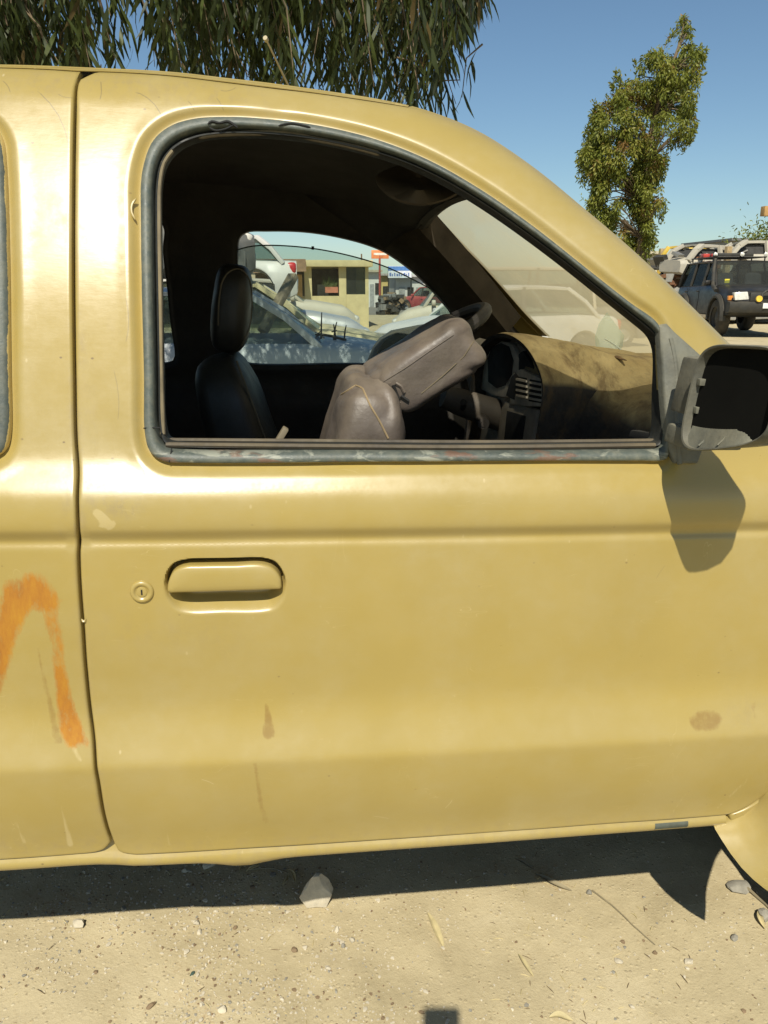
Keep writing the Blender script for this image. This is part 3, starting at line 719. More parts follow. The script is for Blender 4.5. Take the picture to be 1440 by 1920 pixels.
# flare: a broad lip round the arch whose rear foot hangs below the rocker
fl_o = [(.790, .012, .4455), (.815, .002, .451), (.86, .002, .474), (.884, .002, .540), (.938, .002, .658), (1.05, .002, .790), (1.20, .002, .855), (1.36, .002, .87), (1.52, .002, .82), (1.66, .002, .71), (1.74, .004, .58), (1.77, .006, .44)]
fl_l = [(.866, -.078, .366), (.873, -.085, .405), (.886, -.088, .462), (.914, -.088, .535), (.965, -.086, .632), (1.07, -.084, .735), (1.20, -.084, .798), (1.34, -.084, .806), (1.48, -.084, .765), (1.60, -.084, .672), (1.67, -.084, .565), (1.70, -.080, .44)]
fl_o = smooth_curve(np.array(fl_o), .03); fl_l = smooth_curve(np.array(fl_l), .03)
def even(C, n): t = np.linspace(0, 1, len(C)); u = np.linspace(0, 1, n); return np.stack([np.interp(u, t, C[:, k]) for k in range(3)], 1)
fl_o, fl_l = even(fl_o, 46), even(fl_l, 46); secs = []
for ii, (q_o, q_l) in enumerate(zip(fl_o, fl_l)):
    q = [(q_o[0] + .004, q_o[1] + .035, q_o[2] + .012)]; bl = .010 * max(0, 1 - ii / 3)
    for t in (0, .12, .3, .5, .7, .86, .95, 1.0): q.append(tuple(q_o * (1 - t) + q_l * t + np.array([-bl * math.sin(math.pi * t), -.012 * math.sin(math.pi * t), (.006 - bl) * math.sin(math.pi * t)])))
    q.append((q_l[0] + .006, q_l[1] + .010, q_l[2] - .002)); q.append((q_l[0] + .008, q_l[1] + .10, q_l[2] + .004)); secs.append(q)
MB().loft(secs, closed=False).build('wheel_arch_flare', M_paint, truck, smooth=60)

MB().box((.735, .05, .452), (.862, .10, .70)).build('light_blocker', M_under, truck)  # unseen block, added to stop light leaking between rocker and fender
# ---------------------------------------------------------------- roof, windscreen, far side
iw = int(np.argmin(abs(S[:, 0] - .36)))
def Sy(i): return float(surf(S[i, 0], S[i, 1])) + .064
TT = np.r_[0, .004, .012, .03, .06, np.linspace(.1, .9, 17), .94, .97, .988, .996, 1]
def cross(i, crown, push, t):
    x, z = S[i]; y0 = Sy(i); k = 1 - abs(2 * t - 1) ** 2.2
    return (x + push * k, y0 + (TW - 2 * y0) * t, z + crown * k)
def strip(i0, i1, ts, off=0.0, crown=.045, step=1):
    secs = []
    for i in range(i0, i1 + 1, step):
        f = max(0, min(1, (S[i, 0] - .2) / .45))
        secs.append([tuple(Vector(cross(i, crown * (1 - f) + .012 * f, .085 * f, t)) - Vector((off * f * .7, 0, off))) for t in ts])
    return secs
n_S = len(S)
MB().loft(strip(0, iw, TT), closed=False).build('roof', M_paint, truck, smooth=60)
MB().loft(strip(iw, n_S - 1, [t for t in (0, .004, .012, .03, .045)]), closed=False).build('windscreen_pillar', M_paint, truck, smooth=60)
MB().loft(strip(iw, n_S - 1, [t for t in (.965, .975, .988, .996, 1)]), closed=False).build('windscreen_pillar', M_paint, truck, smooth=60)
def glass_mat(name, tint=(.86, .92, .86), dust=.0, dcol=(.42, .37, .24), rough=.02, pattern=0, ior=1.35):
    m, nt, b, tc = base_mat(name); nt.nodes.remove(b); out = nt.nodes['Material Output']
    tr = nd(nt, 'ShaderNodeBsdfTransparent'); tr.inputs[0].default_value = (*tint, 1)
    gl = nd(nt, 'ShaderNodeBsdfGlossy'); gl.inputs['Roughness'].default_value = rough
    lw = nd(nt, 'ShaderNodeLayerWeight'); lw.inputs[0].default_value = .5
    fr = nd(nt, 'ShaderNodeMath', operation='MULTIPLY_ADD'); nt.links.new(mth(nt, 'POWER', lw.outputs['Facing'], 4.0), fr.inputs[0]); fr.inputs[1].default_value = max(.05, (ior - 1) * 1.2); fr.inputs[2].default_value = .02
    m1 = nd(nt, 'ShaderNodeMixShader'); nt.links.new(fr.outputs[0], m1.inputs[0]); nt.links.new(tr.outputs[0], m1.inputs[1]); nt.links.new(gl.outputs[0], m1.inputs[2])
    last = m1.outputs[0]
    if dust > 0:
        df = nd(nt, 'ShaderNodeBsdfDiffuse'); tl = nd(nt, 'ShaderNodeBsdfTranslucent'); df.inputs[0].default_value = (*dcol, 1); tl.inputs[0].default_value = (*dcol, 1)
        ad = nd(nt, 'ShaderNodeMixShader'); ad.inputs[0].default_value = .6; nt.links.new(df.outputs[0], ad.inputs[1]); nt.links.new(tl.outputs[0], ad.inputs[2])
        n = noise_n(nt, tc, 2.2, 6, .6); f = maprange(nt, n, .3, .7, dust * .78, min(1, dust * 1.12))
        if pattern:
            # wiper-cleared arc: two overlapping sectors with a soft edge
            sx = nd(nt, 'ShaderNodeSeparateXYZ'); nt.links.new(tc.outputs['Object'], sx.inputs[0])
            for (cy, r0) in ((.33, .46), (1.00, .45)):
                dy = mth(nt, 'SUBTRACT', sx.outputs[1], cy); dz = mth(nt, 'MULTIPLY', mth(nt, 'SUBTRACT', sx.outputs[2], 1.30), 1.35)
                rr = mth(nt, 'SQRT', mth(nt, 'ADD', mth(nt, 'MULTIPLY', dy, dy), mth(nt, 'MULTIPLY', dz, dz)))
                rr = mth(nt, 'ADD', rr, mth(nt, 'MULTIPLY', noise_n(nt, tc, 9, 3), .012))
                f = mth(nt, 'ADD', f, maprange(nt, rr, r0 - .004, r0 + .008, 0, .045), clamp=True)
            f = mth(nt, 'ADD', f, maprange(nt, noise_n(nt, tc, 14, 5, .7, stretch(nt, tc, (1, 1.0, .5))), .55, .75, 0, .10), clamp=True)
        m2 = nd(nt, 'ShaderNodeMixShader'); nt.links.new(f, m2.inputs[0]); nt.links.new(last, m2.inputs[1]); nt.links.new(ad.outputs[0], m2.inputs[2]); last = m2.outputs[0]
    nt.links.new(last, out.inputs[0]); return m
M_ws = glass_mat('dusty_windscreen', (.95, .96, .90), .68, (.84, .71, .42), .05, 1, 1.10)
M_glass = glass_mat('side_glass', (.74, .84, .80), .16, (.42, .42, .34))
wsec = strip(iw + 1, n_S - 2, np.linspace(.042, .968, 40), .004)
for _ in range(4): wsec.append([tuple(2 * Vector(p) - Vector(q)) for p, q in zip(wsec[-1], wsec[-2])])
ws = MB().loft(wsec, closed=False).build('windscreen', M_ws, truck, smooth=60)

def far_y(P): return TW - surf(P[:, 0], P[:, 1])
far_door = panel('door', M_paint, door_out, [Wout], truck, xs=.04, rows=np.arange(.4, 1.95, .03), yfn=lambda V: TW - ydef(V, [Wout]), wall=-.01)

def far_unproj(px, py, off):
    y = 1.4
    for _ in range(30):
        p = ulocal(px, py, y); y = TW - float(surf(p.x, min(1.9, max(.3, p.z)))) - off
    return p
def fxz(pts, off=.055): return np.array([(lambda p: (p.x, p.z))(far_unproj(a, b, off)) for a, b in pts])
FW = smooth_curve(fxz([(446, 560), (445, 470), (448, 445), (462, 434), (500, 432), (560, 433), (605, 438), (650, 447), (690, 458), (722, 471), (752, 490), (784, 515), (812, 543), (836, 570), (852, 592), (858, 640), (852, 676), (836, 683), (650, 683), (470, 683), (450, 676)]), .012, True)
FR = smooth_curve(fxz([(303, 420), (304, 470), (312, 540), (319, 610), (326, 672), (318, 680), (270, 683), (200, 683), (60, 683), (30, 560), (60, 440), (200, 425)]), .02, True)
FRo = FR.mean(0) + (FR - FR.mean(0)) * 1.03
far_rear = panel('rear_door', M_paint, rear_out, [FRo], truck, xs=.06, rows=np.arange(.4, 1.95, .05), yfn=lambda V: TW - ydef(V, [FRo]), wall=-.01)
Sin = S + [0, -.055]
trim_out = np.vstack([[[-1.0, .50], [.90, .50], [.93, 1.12], [.88, 1.22]], Sin[(Sin[:, 0] < .86) & (Sin[:, 0] > -.95)][::-1], [[-1.0, Sin[0, 1]]]])
inner = panel('side_trim', M_trim, trim_out, [FW, FR], truck, xs=.04, rows=np.arange(.5, 1.9, .03),
              yfn=lambda V: TW - surf(V[:, 0], V[:, 1]) - .055 + .012 * (1 - sstep(0, .02, np.minimum(dist_poly(V, FW), dist_poly(V, FR)))) - .05 * sstep(1.16, 1.05, V[:, 1]), wall=.05)
# far door glass, part lowered, with its dark upper edge
ge = smooth_curve(fxz([(440, 470), (470, 462), (510, 460), (580, 465), (650, 478), (720, 499), (780, 527), (830, 556), (862, 585)], .03), .02)
gp = [(a, TW - float(surf(a, b)) - .03, b) for a, b in ge] ; zb0 = 1.15
m = MB(); m.loft([[p for p in gp], [(p[0], TW - float(surf(p[0], zb0)) - .03, zb0) for p in gp]], closed=False)
m.v += []; fg = m.build('door_glass', M_glass, far_door)
MB().tube(gp, .0022, 6).build('glass_edge', mk('glass_edge', (.05, .09, .08), .4), far_door)
MB().box((ge[12][0], gp[12][1] - .004, ge[12][1] - .004), (ge[12][0] + .008, gp[12][1] + .004, ge[12][1] + .006)).build('glass_clip', M_dark, far_door)
# far mirror seen through the window
fm = [ulocal(*p, 1.66) for p in ((690, 690), (704, 655), (716, 638), (740, 622), (790, 612), (830, 606), (850, 612), (852, 640), (845, 690))]
c0 = sum(fm, Vector()) / len(fm)
m = MB(); m.loft([[tuple(c0 + (p - c0) * s_ + Vector((0, dy, 0))) for p in fm] for s_, dy in ((.3, -.012), (.92, -.006), (1, .01), (1, .10), (.9, .13), (.3, .15))])
m.build('mirror_housing', mk('far_mirror', (.035, .042, .042), .5, dust=.25), far_door, smooth=45)

# headliner, header, rear wall, floor, firewall
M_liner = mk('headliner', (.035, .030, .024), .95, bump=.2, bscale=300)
secs = []
for x in np.linspace(-.95, .37, 24):
    zS = float(np.interp(x, S[:, 0], S[:, 1])); q = []
    for t in np.linspace(0, 1, 19):
        f = float(sstep(.10, .37, x)); y0 = .325 - .085 * f; y = y0 + (TW - 2 * y0) * t; k = 1 - abs(2 * t - 1) ** 2.4
        zh = 1.606 + .045 * k; zl_ = zS - .075 + .06 * k
        f = float(sstep(.16, .37, x)); q.append((x - .012 * k * f, y, zl_ * (1 - f) + zh * f))
    secs.append(q)
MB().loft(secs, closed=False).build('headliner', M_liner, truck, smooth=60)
hd = [(.372 - .012 * (1 - abs(2 * t - 1) ** 2.4), .24 + (TW - .48) * t, 1.604 + .045 * (1 - abs(2 * t - 1) ** 2.4)) for t in np.linspace(0, 1, 20)]
m = MB(); m.loft([[(p[0] + a, p[1], p[2] + b) for a, b in ((-.02, -.002), (.0, -.006), (.02, .004), (.02, .05), (-.02, .05))] for p in hd]); m.build('header_trim', M_trim, truck)
# far pillar trim between door window and windscreen
ea = [(lambda p: p)(far_unproj(a, b, .05)) for a, b in ((722, 469), (752, 488), (786, 514), (814, 542), (838, 569), (853, 594), (862, 650))]
eb = [ulocal(784 + (952 - 784) * k, 428 + (624 - 428) * k - 14 * math.sin(math.pi * k) * .3, 1.20 + .11 * k) for k in np.linspace(0, 1, 7)]
m = MB(); secs = []
for a, b in zip(ea, eb):
    d = b - a; secs.append([tuple(a + Vector((0, .05, .0))), tuple(a), tuple(a + d * .3 + Vector((-.012, -.012, 0))), tuple(a + d * .7 + Vector((-.012, -.006, .004))), tuple(b), tuple(b + Vector((.05, .03, .05)))])
m.loft(secs, closed=False)
M_pill = mk('pillar_trim', (.040, .032, .022), .9, var=.35, scale=12, dust=.0, spec=.2)
m.build('pillar_trim', M_pill, truck, smooth=60)
# bridge the corner between the pillar trim, header and liner
m = MB(); m.loft([[tuple(eb[0] + Vector((.03, .0, .03))), tuple(eb[0]), tuple(ea[0]), tuple(ea[0] + Vector((-.25, .03, .10)))], [(.37, 1.15, 1.66), (.355, 1.14, 1.625), (.28, 1.2, 1.70), (.0, 1.2, 1.75)]], closed=False)
m.build('pillar_corner_trim', M_trim, truck, smooth=60)
m = MB(); m.box((-1.03, .10, .45), (-.98, TW - .1, 1.80)); m.build('rear_bulkhead', M_trim, truck)
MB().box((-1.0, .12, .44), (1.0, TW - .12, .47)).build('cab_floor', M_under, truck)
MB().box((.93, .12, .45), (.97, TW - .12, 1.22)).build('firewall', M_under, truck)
MB().box((-2.9, .16, .40), (1.9, TW - .16, .436)).build('chassis', M_under, truck)
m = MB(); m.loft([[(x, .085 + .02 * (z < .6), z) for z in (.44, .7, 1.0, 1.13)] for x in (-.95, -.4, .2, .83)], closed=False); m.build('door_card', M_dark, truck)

# ---------------------------------------------------------------- dashboard
M_dash = mk('dashboard', (.055, .045, .034), .75, var=.4, scale=9, bump=.35, bscale=70, dust=.72, dcol=(.44, .33, .15), dscale=7)
M_dashf = mk('dash_plastic', (.32, .275, .21), .6, var=.3, scale=14, bump=.15, dust=.45, dcol=(.30, .24, .14), dscale=12)
def xpt(px, py, x):                               # pixel -> local point on the plane x = const
    d = MTI.to_3x3() @ ray(px, py); t = (x - o_l.x) / d.x; return o_l + d * t
def pad_mat():
    """padded top: caked with tan dust over dark vinyl, cracked and streaked across"""
    m, nt, b, tc = base_mat('dash_pad'); g = nd(nt, 'ShaderNodeNewGeometry'); sx = nd(nt, 'ShaderNodeSeparateXYZ'); nt.links.new(g.outputs['Normal'], sx.inputs[0])
    n1 = noise_n(nt, tc, 4.5, 6, .62, stretch(nt, tc, (1.2, .7, 1)), .6); n2 = noise_n(nt, tc, 34, 6, .7, stretch(nt, tc, (2.2, .6, 1)))
    f = mth(nt, 'ADD', maprange(nt, sx.outputs[2], .05, .75, -.25, .62), mth(nt, 'MULTIPLY', n1, .75)); f = maprange(nt, f, .45, .80)
    f = mth(nt, 'MULTIPLY', f, maprange(nt, n2, .30, .52, .7, 1))
    c = mixc(nt, f, ramp(nt, n2, [(.3, (.028, .023, .017)), (.7, (.06, .048, .035))]), ramp(nt, n1, [(.3, (.30, .215, .085)), (.65, (.48, .37, .17))]))
    dk = mth(nt, 'MULTIPLY', maprange(nt, noise_n(nt, tc, 11, 6, .7, stretch(nt, tc, (2, .5, 1)), .3), .50, .64), .72); c = mixc(nt, dk, c, (.13, .08, .032))
    nt.links.new(c, b.inputs['Base Color']); b.inputs['Roughness'].default_value = .85
    bump_n(nt, b, mth(nt, 'ADD', n2, mth(nt, 'MULTIPLY', n1, 2)), .4, .006); return m
M_pad = pad_mat()
# passenger side: soft lip, sloping face
secs = []
for y in np.linspace(.095, .74, 22):
    k = float(sstep(.42, .66, y)); xl = .655 - .10 * k - .05 * (1 - y / .4) * (y < .4); zl = 1.222 + .055 * k + .02 * max(0, (.35 - y) / .35)
    q = [(.95, 1.305), (.86, 1.306), (xl + .16, 1.303 + .01 * k), (xl + .10, zl + .058), (xl + .05, zl + .036), (xl + .015, zl), (xl, zl - .04), (xl + .004, zl - .09), (xl + .03, zl - .16), (xl + .07, zl - .24), (.85, .90)]
    Q = smooth_curve(q, .018); Q = np.stack([np.interp(np.linspace(0, 1, 36), np.linspace(0, 1, len(Q)), Q[:, j]) for j in (0, 1)], 1)
    secs.append([(a, y, b + .004 * noise.noise(Vector((a * 9, y * 9, 0)))) for a, b in Q])
dash = MB().loft(secs, closed=False).build('dashboard', M_pad, truck, smooth=70)
# driver binnacle: hood arch running forward to the screen
arch = [(872, 835), (880, 760), (884, 712), (888, 680), (898, 652), (916, 633), (938, 625), (962, 631), (986, 650), (1006, 682), (1018, 722), (1014, 770), (1004, 830)]
A0 = smooth_curve(np.array([tuple(xpt(a, b, .535)) for a, b in arch]), .015)
secs = []
def hood(dx, sz, base=1.18, dy=0):
    return [(p[0] + dx, p[1] + dy * (p[1] - .9), base + (p[2] - base) * sz if p[2] > base else p[2]) for p in A0]
ins_ = [(p[0] + .004, .9 + (p[1] - .9) * .955, 1.10 + (p[2] - 1.10) * .955) for p in A0]
ins2 = [(p[0] + .045, .9 + (p[1] - .9) * .93, 1.10 + (p[2] - 1.10) * .93) for p in A0]
m = MB(); m.loft([ins2, ins_, hood(0, 1.0), hood(.012, 1.02), hood(.06, 1.0), hood(.14, .93, dy=.05), hood(.22, .84, dy=.15), hood(.32, .78, dy=.3)], closed=False)
m.build('binnacle_hood', M_pad, dash, smooth=60)
def plate(name, pts, x, th, mat, parent, bevel=.002):
    P = [xpt(a, b, x) for a, b in pts]; m = MB(); m.prism(P, (th, 0, 0)); return m.build(name, mat, parent, bevel=bevel)
# face behind the hood
M_vent = mk('lit_vent_plastic', (.50, .44, .34), .6, var=.3, scale=20)  # paler than the dash face: light on vents and bezel put into the colour
plate('binnacle_face', [(868, 832), (884, 716), (892, 676), (915, 640), (938, 631), (962, 637), (984, 655), (1003, 686), (1014, 724), (1010, 770), (1000, 832)], .578, .02, M_dashf, dash)
plate('cluster_bezel', [(892, 716), (898, 672), (916, 645), (938, 638), (960, 645), (972, 672), (968, 716), (952, 746), (925, 742), (902, 730)], .564, .012, M_vent, dash, .004)
plate('instrument_cluster', [(915, 716), (914, 672), (922, 650), (938, 643), (953, 650), (961, 676), (958, 702), (946, 722), (930, 728)], .561, .012, M_dark, dash, .002)  # black plate for the binnacle's dark recess: its shade is in the colour
plate('cluster_window', [(972, 700), (972, 664), (980, 658), (1000, 688), (1010, 718), (1008, 724)], .566, .010, M_dark, dash, .002)
plate('side_vent', [(887, 712), (889, 684), (900, 676), (902, 690), (899, 716)], .560, .012, M_dashf, dash, .002)
for k in range(3): plate('vent_slat', [(889, 690 + 9 * k), (899, 686 + 9 * k), (899, 690 + 9 * k), (889, 694 + 9 * k)], .557, .004, M_dark, dash, 0)
vf = plate('vent_frame', [(954, 758), (962, 700), (975, 692), (1019, 712), (1016, 762), (990, 762)], .553, .014, M_vent, dash, .003)
for (x0, x1, y0, y1) in ((966, 987, 705, 742), (991, 1014, 711, 752)):
    plate('vent_opening', [(x0, y1), (x0 + 2, y0), (x1, y0 + 4), (x1, y1 + 4)], .5515, .006, M_dark, vf, 0)
    for k in range(4):
        yy = y0 + 4 + k * 10; plate('vent_slat', [(x0 + 1, yy + 4), (x0 + 1, yy), (x1 - 1, yy + 4), (x1 - 1, yy + 8)], .547, .008, M_vent, vf, 0)
plate('switch_panel', [(948, 742), (958, 708), (966, 698), (972, 706), (964, 750)], .552, .012, M_dark, dash, .002)
plate('centre_stack', [(928, 850), (940, 764), (948, 752), (1006, 768), (992, 850)], .556, .02, M_dashf, dash, .005)
plate('radio_slot', [(944, 832), (950, 770), (984, 780), (976, 838)], .553, .01, M_dark, dash, .002)
plate('glovebox_latch', [(1176, 822), (1182, 806), (1222, 812), (1222, 826)], .60, .02, M_dark, dash, .003)
# lower dash, column, ignition
m = MB(); m.loft([[(.60, y, 1.17), (.585, y, 1.12), (.60, y, 1.02), (.66, y, .85), (.80, y, .80)] for y in (.6, .9, 1.2, 1.42)], closed=False); m.build('lower_dash', M_dashf, dash, smooth=60)
m = MB(); m.loft([[(.60, y, 1.30), (.56, y, 1.27), (.555, y, 1.21), (.58, y, 1.15), (.62, y, 1.0)] for y in (1.18, 1.3, 1.43)], closed=False); m.build('dash_end', M_dashf, dash, smooth=60)
ca, cb = ulocal(830, 742, 1.0), ulocal(925, 775, 1.0)
col = MB(); col.tube([ca, ca.lerp(cb, .3), cb, cb + Vector((.08, 0, -.03))], [.030, .036, .040, .038], 14, flat=1.1); colo = col.build('steering_column', mk('column_shroud', (.085, .070, .052), .65, var=.35, bump=.2), truck, smooth=50, jit=.004)
ig = ulocal(905, 793, .93); m = MB(); m.tube([ig + Vector((.0, -.012, 0)), ig + Vector((.008, .04, 0))], [.016, .02], 14); m.tube([ig + Vector((0, -.014, 0)), ig + Vector((0, -.008, 0))], .010, 12); m.build('ignition_barrel', mk('worn_metal', (.07, .06, .05), .55, .3), colo)
st = ulocal(868, 765, .95); MB().tube([st, st + Vector((-.02, -.10, .02)), st + Vector((-.03, -.13, .035))], [.008, .006, .009], 8).build('stalk', M_dark, colo)
# steering wheel, nearly edge-on
wc = ulocal(800, 642, 1.0); ax = Vector((-.52, 0, .855)).normalized(); Mw = Matrix.Translation(wc) @ ax.to_track_quat('Z', 'Y').to_matrix().to_4x4()
M_leather = mk('brown_vinyl', (.080, .063, .055), .40, var=.45, scale=9, bump=.45, bscale=45, dust=.60, dcol=(.30, .245, .17), dscale=7)
M_wheel = mk('wheel_rim', (.016, .014, .012), .55)
m = MB(); m.loft([[tuple(Mw @ Vector(((.185 + .017 * math.cos(b)) * math.cos(a), (.185 + .017 * math.cos(b)) * math.sin(a), .017 * math.sin(b)))) for b in np.linspace(0, 2 * math.pi, 10, endpoint=False)] for a in np.linspace(0, 2 * math.pi, 40, endpoint=False)], wrap=True)
whl = m.build('steering_wheel', M_wheel, truck)
m = MB(); m.lathe([(.001, -.05), (.075, -.045), (.085, -.02), (.07, .012), (.001, .02)], Mw, 20); m.build('wheel_hub', M_wheel, whl)
for k in range(3):
    a = k * 2.1 + .3; MB().bar(Mw @ Vector((.06 * math.cos(a), .06 * math.sin(a), -.015)), Mw @ Vector((.18 * math.cos(a), .18 * math.sin(a), 0)), .035, .015).build('spoke', M_wheel, whl, bevel=.003)

# ---------------------------------------------------------------- seats
def cushion(name, c, half, rot, mat, parent, e=.45, n=20, taper=0.0, wr=.004, seed=0, m=36):
    """rounded upholstered block with a few wrinkles"""
    secs = []; Mr = Matrix.Translation(c) @ rot
    for i in range(n + 1):
        v = -math.pi / 2 + math.pi * i / n; cv = abs(math.cos(v)) ** e; sv = abs(math.sin(v)) ** e * (1 if v > 0 else -1); q = []
        for k in range(m):
            u = 2 * math.pi * k / m; cu = abs(math.cos(u)) ** e * (1 if math.cos(u) > 0 else -1); su = abs(math.sin(u)) ** e * (1 if math.sin(u) > 0 else -1)
            f = 1 - taper * sv
            p = Vector((half[0] * cv * cu * f, half[1] * cv * su, half[2] * sv))
            p += Vector(noise.noise_vector(Vector((p.x * 9 + seed, p.y * 9, p.z * 14)))) * wr + Vector(noise.noise_vector(Vector((p.x * 26, p.y * 26 + seed, p.z * 30)))) * wr * .45
            if m > 40: p -= p.normalized() * wr * 1.5 * max(0, .22 - abs(noise.noise(Vector((p.x * 16 + seed, p.y * 9, p.z * 11 - seed))))) * 4
            q.append(tuple(Mr @ p))
        secs.append(q)
    return MB().loft(secs).build(name, mat, parent, smooth=80)
RY = lambda a: Matrix.Rotation(R(a), 4, 'Y')
M_seat = mk('black_vinyl', (.022, .020, .015), .5, var=.3, scale=8, bump=.2, bscale=60, dust=.12, dcol=(.2, .17, .1))
M_piping = mk('seat_piping', (.12, .095, .055), .7)
dseat = empty('driver_seat'); dseat.parent = truck
cushion('seat_back', Vector((-.155, 1.0, 1.04)), (.085, .23, .235), RY(-16), M_seat, dseat, .5, taper=.12)
hr = cushion('headrest', Vector((-.178, 1.0, 1.388)), (.050, .14, .115), RY(7), M_seat, dseat, .62, wr=.003)
m = MB(); Ms = Matrix.Translation(Vector((-.155, 1.0, 1.04))) @ RY(-16)
m.tube([tuple(Ms @ Vector((.06 + .02 * k, -.20 , .22 - .42 * k))) for k in np.linspace(0, 1, 12)], .003, 6); m.build('back_piping', M_piping, dseat)
cushion('seat_base', Vector((.12, 1.0, .86)), (.25, .24, .08), RY(4), M_seat, dseat, .5)
for s_ in (-.05, .05): MB().tube([(-.185, 1.0 + s_, 1.2), (-.182, 1.0 + s_, 1.32)], .006, 8).build('headrest_post', M_dark, dseat)
pseat = empty('passenger_seat'); pseat.parent = truck
tag(pseat, 'dusty brown vinyl seat tipped forward with its headrest sagging')
pb = cushion('seat_back', Vector((.118, .44, 1.10)), (.086, .19, .185), RY(4), M_leather, pseat, .42, taper=.40, wr=.006, seed=4, n=40, m=72)
ph = cushion('headrest', Vector((.244, .435, 1.300)), (.056, .135, .116), RY(57), M_leather, pseat, .34, wr=.0052, seed=9, n=40, m=72)
Mh = Matrix.Translation(Vector((.244, .435, 1.300))) @ RY(57)
def seam_on(o, pts, r, name, mat, parent):
    """a stitched welt laid on the surface of a cushion, cast from the camera side"""
    from mathutils.bvhtree import BVHTree
    me = o.data; bv = BVHTree.FromPolygons([v.co for v in me.vertices], [p.vertices for p in me.polygons]); P = []
    for a, b in pts:
        dr = (MTI.to_3x3() @ ray(a, b)).normalized(); h = bv.ray_cast(o_l, dr)
        if h[0] is not None: P.append(h[0] - dr * r * .3)
    if len(P) > 2: MB().tube(P, r, 6).build(name, mat, parent)
seam_on(hr, resample(smooth_curve(np.array([(409, 610), (411, 560), (418, 525), (432, 508), (450, 505), (466, 522), (472, 565), (468, 610), (452, 648)], float), 6), 6), .0024, 'headrest_piping', M_piping, hr)
seam_on(pb, [(a, b) for a, b in resample([(640, 740), (668, 722), (680, 728), (694, 760), (712, 790), (728, 822)], 8)], .0020, 'back_seam', mk('pale_thread', (.26, .19, .10), .8), pb)
for k_, (q_, r_, mt_, nm_) in enumerate((([(737, 722), (742, 736), (748, 748)], .0042, M_dark, 'torn_hole'), ([(752, 742), (760, 748), (766, 752)], .0035, M_dark, 'torn_hole'), ([(731, 718), (736, 736), (741, 750), (750, 757)], .0030, M_leather, 'torn_cover_flap'), ([(742, 718), (752, 724), (758, 736)], .0032, M_leather, 'torn_cover_flap'))):
    seam_on(ph, resample(np.array(q_, float), 4), r_, nm_, mt_, ph)
seam_on(ph, [(a, b) for a, b in resample([(718, 716), (760, 690), (810, 655), (850, 628)], 8)], .0012, 'headrest_seam', M_leather, ph)
seam_on(ph, [(a, b) for a, b in resample([(888, 640), (870, 668), (830, 705), (790, 738)], 8)], .0012, 'headrest_seam', M_piping, ph)
cushion('seat_base', Vector((.25, .44, .86)), (.24, .23, .08), RY(2), M_seat, pseat, .5)
for s_ in (-.05, .05): MB().tube([(.15, .435 + s_, 1.23), (.20, .435 + s_, 1.27)], .006, 8).build('headrest_post', M_dark, pseat)
# a buckle and folded cloth between the seats
bk = ulocal(530, 812, .6); MB().bar(bk + Vector((-.03, 0, -.05)), bk + Vector((.008, 0, .012)), .03, .014).build('seat_belt_buckle', mk('buckle', (.16, .14, .10), .5, dust=.4), truck, bevel=.003)
# sun visor under the liner
vpx = smooth_curve(np.array([(704, 332), (730, 316), (770, 306), (820, 318), (862, 342), (868, 354), (845, 372), (795, 385), (745, 377), (714, 354)], float), 8, True)
m = MB(); vc = vpx.mean(0)
m.loft([[tuple(ulocal(vc[0] + (a - vc[0]) * s_, vc[1] + (b - vc[1]) * s_, .46 - (b - 345) * .0016) + Vector((0, dy, 0))) for a, b in vpx] for s_, dy in ((.3, -.009), (.93, -.008), (1, -.002), (1, .006), (.9, .010), (.3, .011))])
m.build('sun_visor', mk('visor_vinyl', (.075, .060, .038), .8, var=.25, scale=8), truck, smooth=60)
# inside mirror stub and torn sticker on the screen, brittle strip along the screen base
tp = [ulocal(a, b, .22) for a, b in ((1126, 655), (1128, 625), (1140, 590), (1152, 575), (1172, 612), (1185, 640), (1170, 668), (1140, 668))]
def on_screen(px, py):
    best = None
    for y in np.linspace(.14, 1.2, 160):
        p = ulocal(px, py, y); t = (y - .2) / (TW - .4); k = 1 - abs(2 * t - 1) ** 2.2
        i = int(np.argmin(abs(S[:, 0] - (p.x - .085 * max(0, min(1, (p.x - .2) / .45)) * k))))
        zsc = np.interp(p.x - .08 * k, S[:, 0], S[:, 1]) + .012 * k
        if best is None or abs(zsc - p.z) < best[0]: best = (abs(zsc - p.z), p)
    return best[1]
tp = [on_screen(a, b) + Vector((-.016, 0, -.010)) for a, b in ((1128, 650), (1126, 625), (1134, 600), (1150, 578), (1166, 600), (1182, 622), (1178, 645), (1158, 662), (1140, 664))]
MB().add([tuple(p) for p in tp], [tuple(range(len(tp)))]).build('torn_sticker', glass_mat('pale_film', (.90, .97, .92), .45, (.85, .97, .84), ior=1.02), ws)
q = [on_screen(a, b) + Vector((-.022, 0, -.02)) for a, b in ((1150, 622), (1170, 634), (1186, 647))]
MB().tube(q, .0018, 6).build('sticker_edge', mk('white_film', (.8, .8, .72), .5), ws)
rp = [xpt(a, b, .70) for a, b in ((1070, 652), (1085, 657), (1100, 660), (1118, 668), (1140, 673), (1158, 673))]
m = MB(); m.tube([p + Vector((.02, 0, .004 * math.sin(i * 2))) for i, p in enumerate(rp)], [.002, .007, .009, .006, .007, .002], 7, flat=.55); m.build('brittle_foam_strip', mk('old_foam', (.16, .10, .045), .95, var=.5, scale=40, bump=.5), dash, jit=.004)

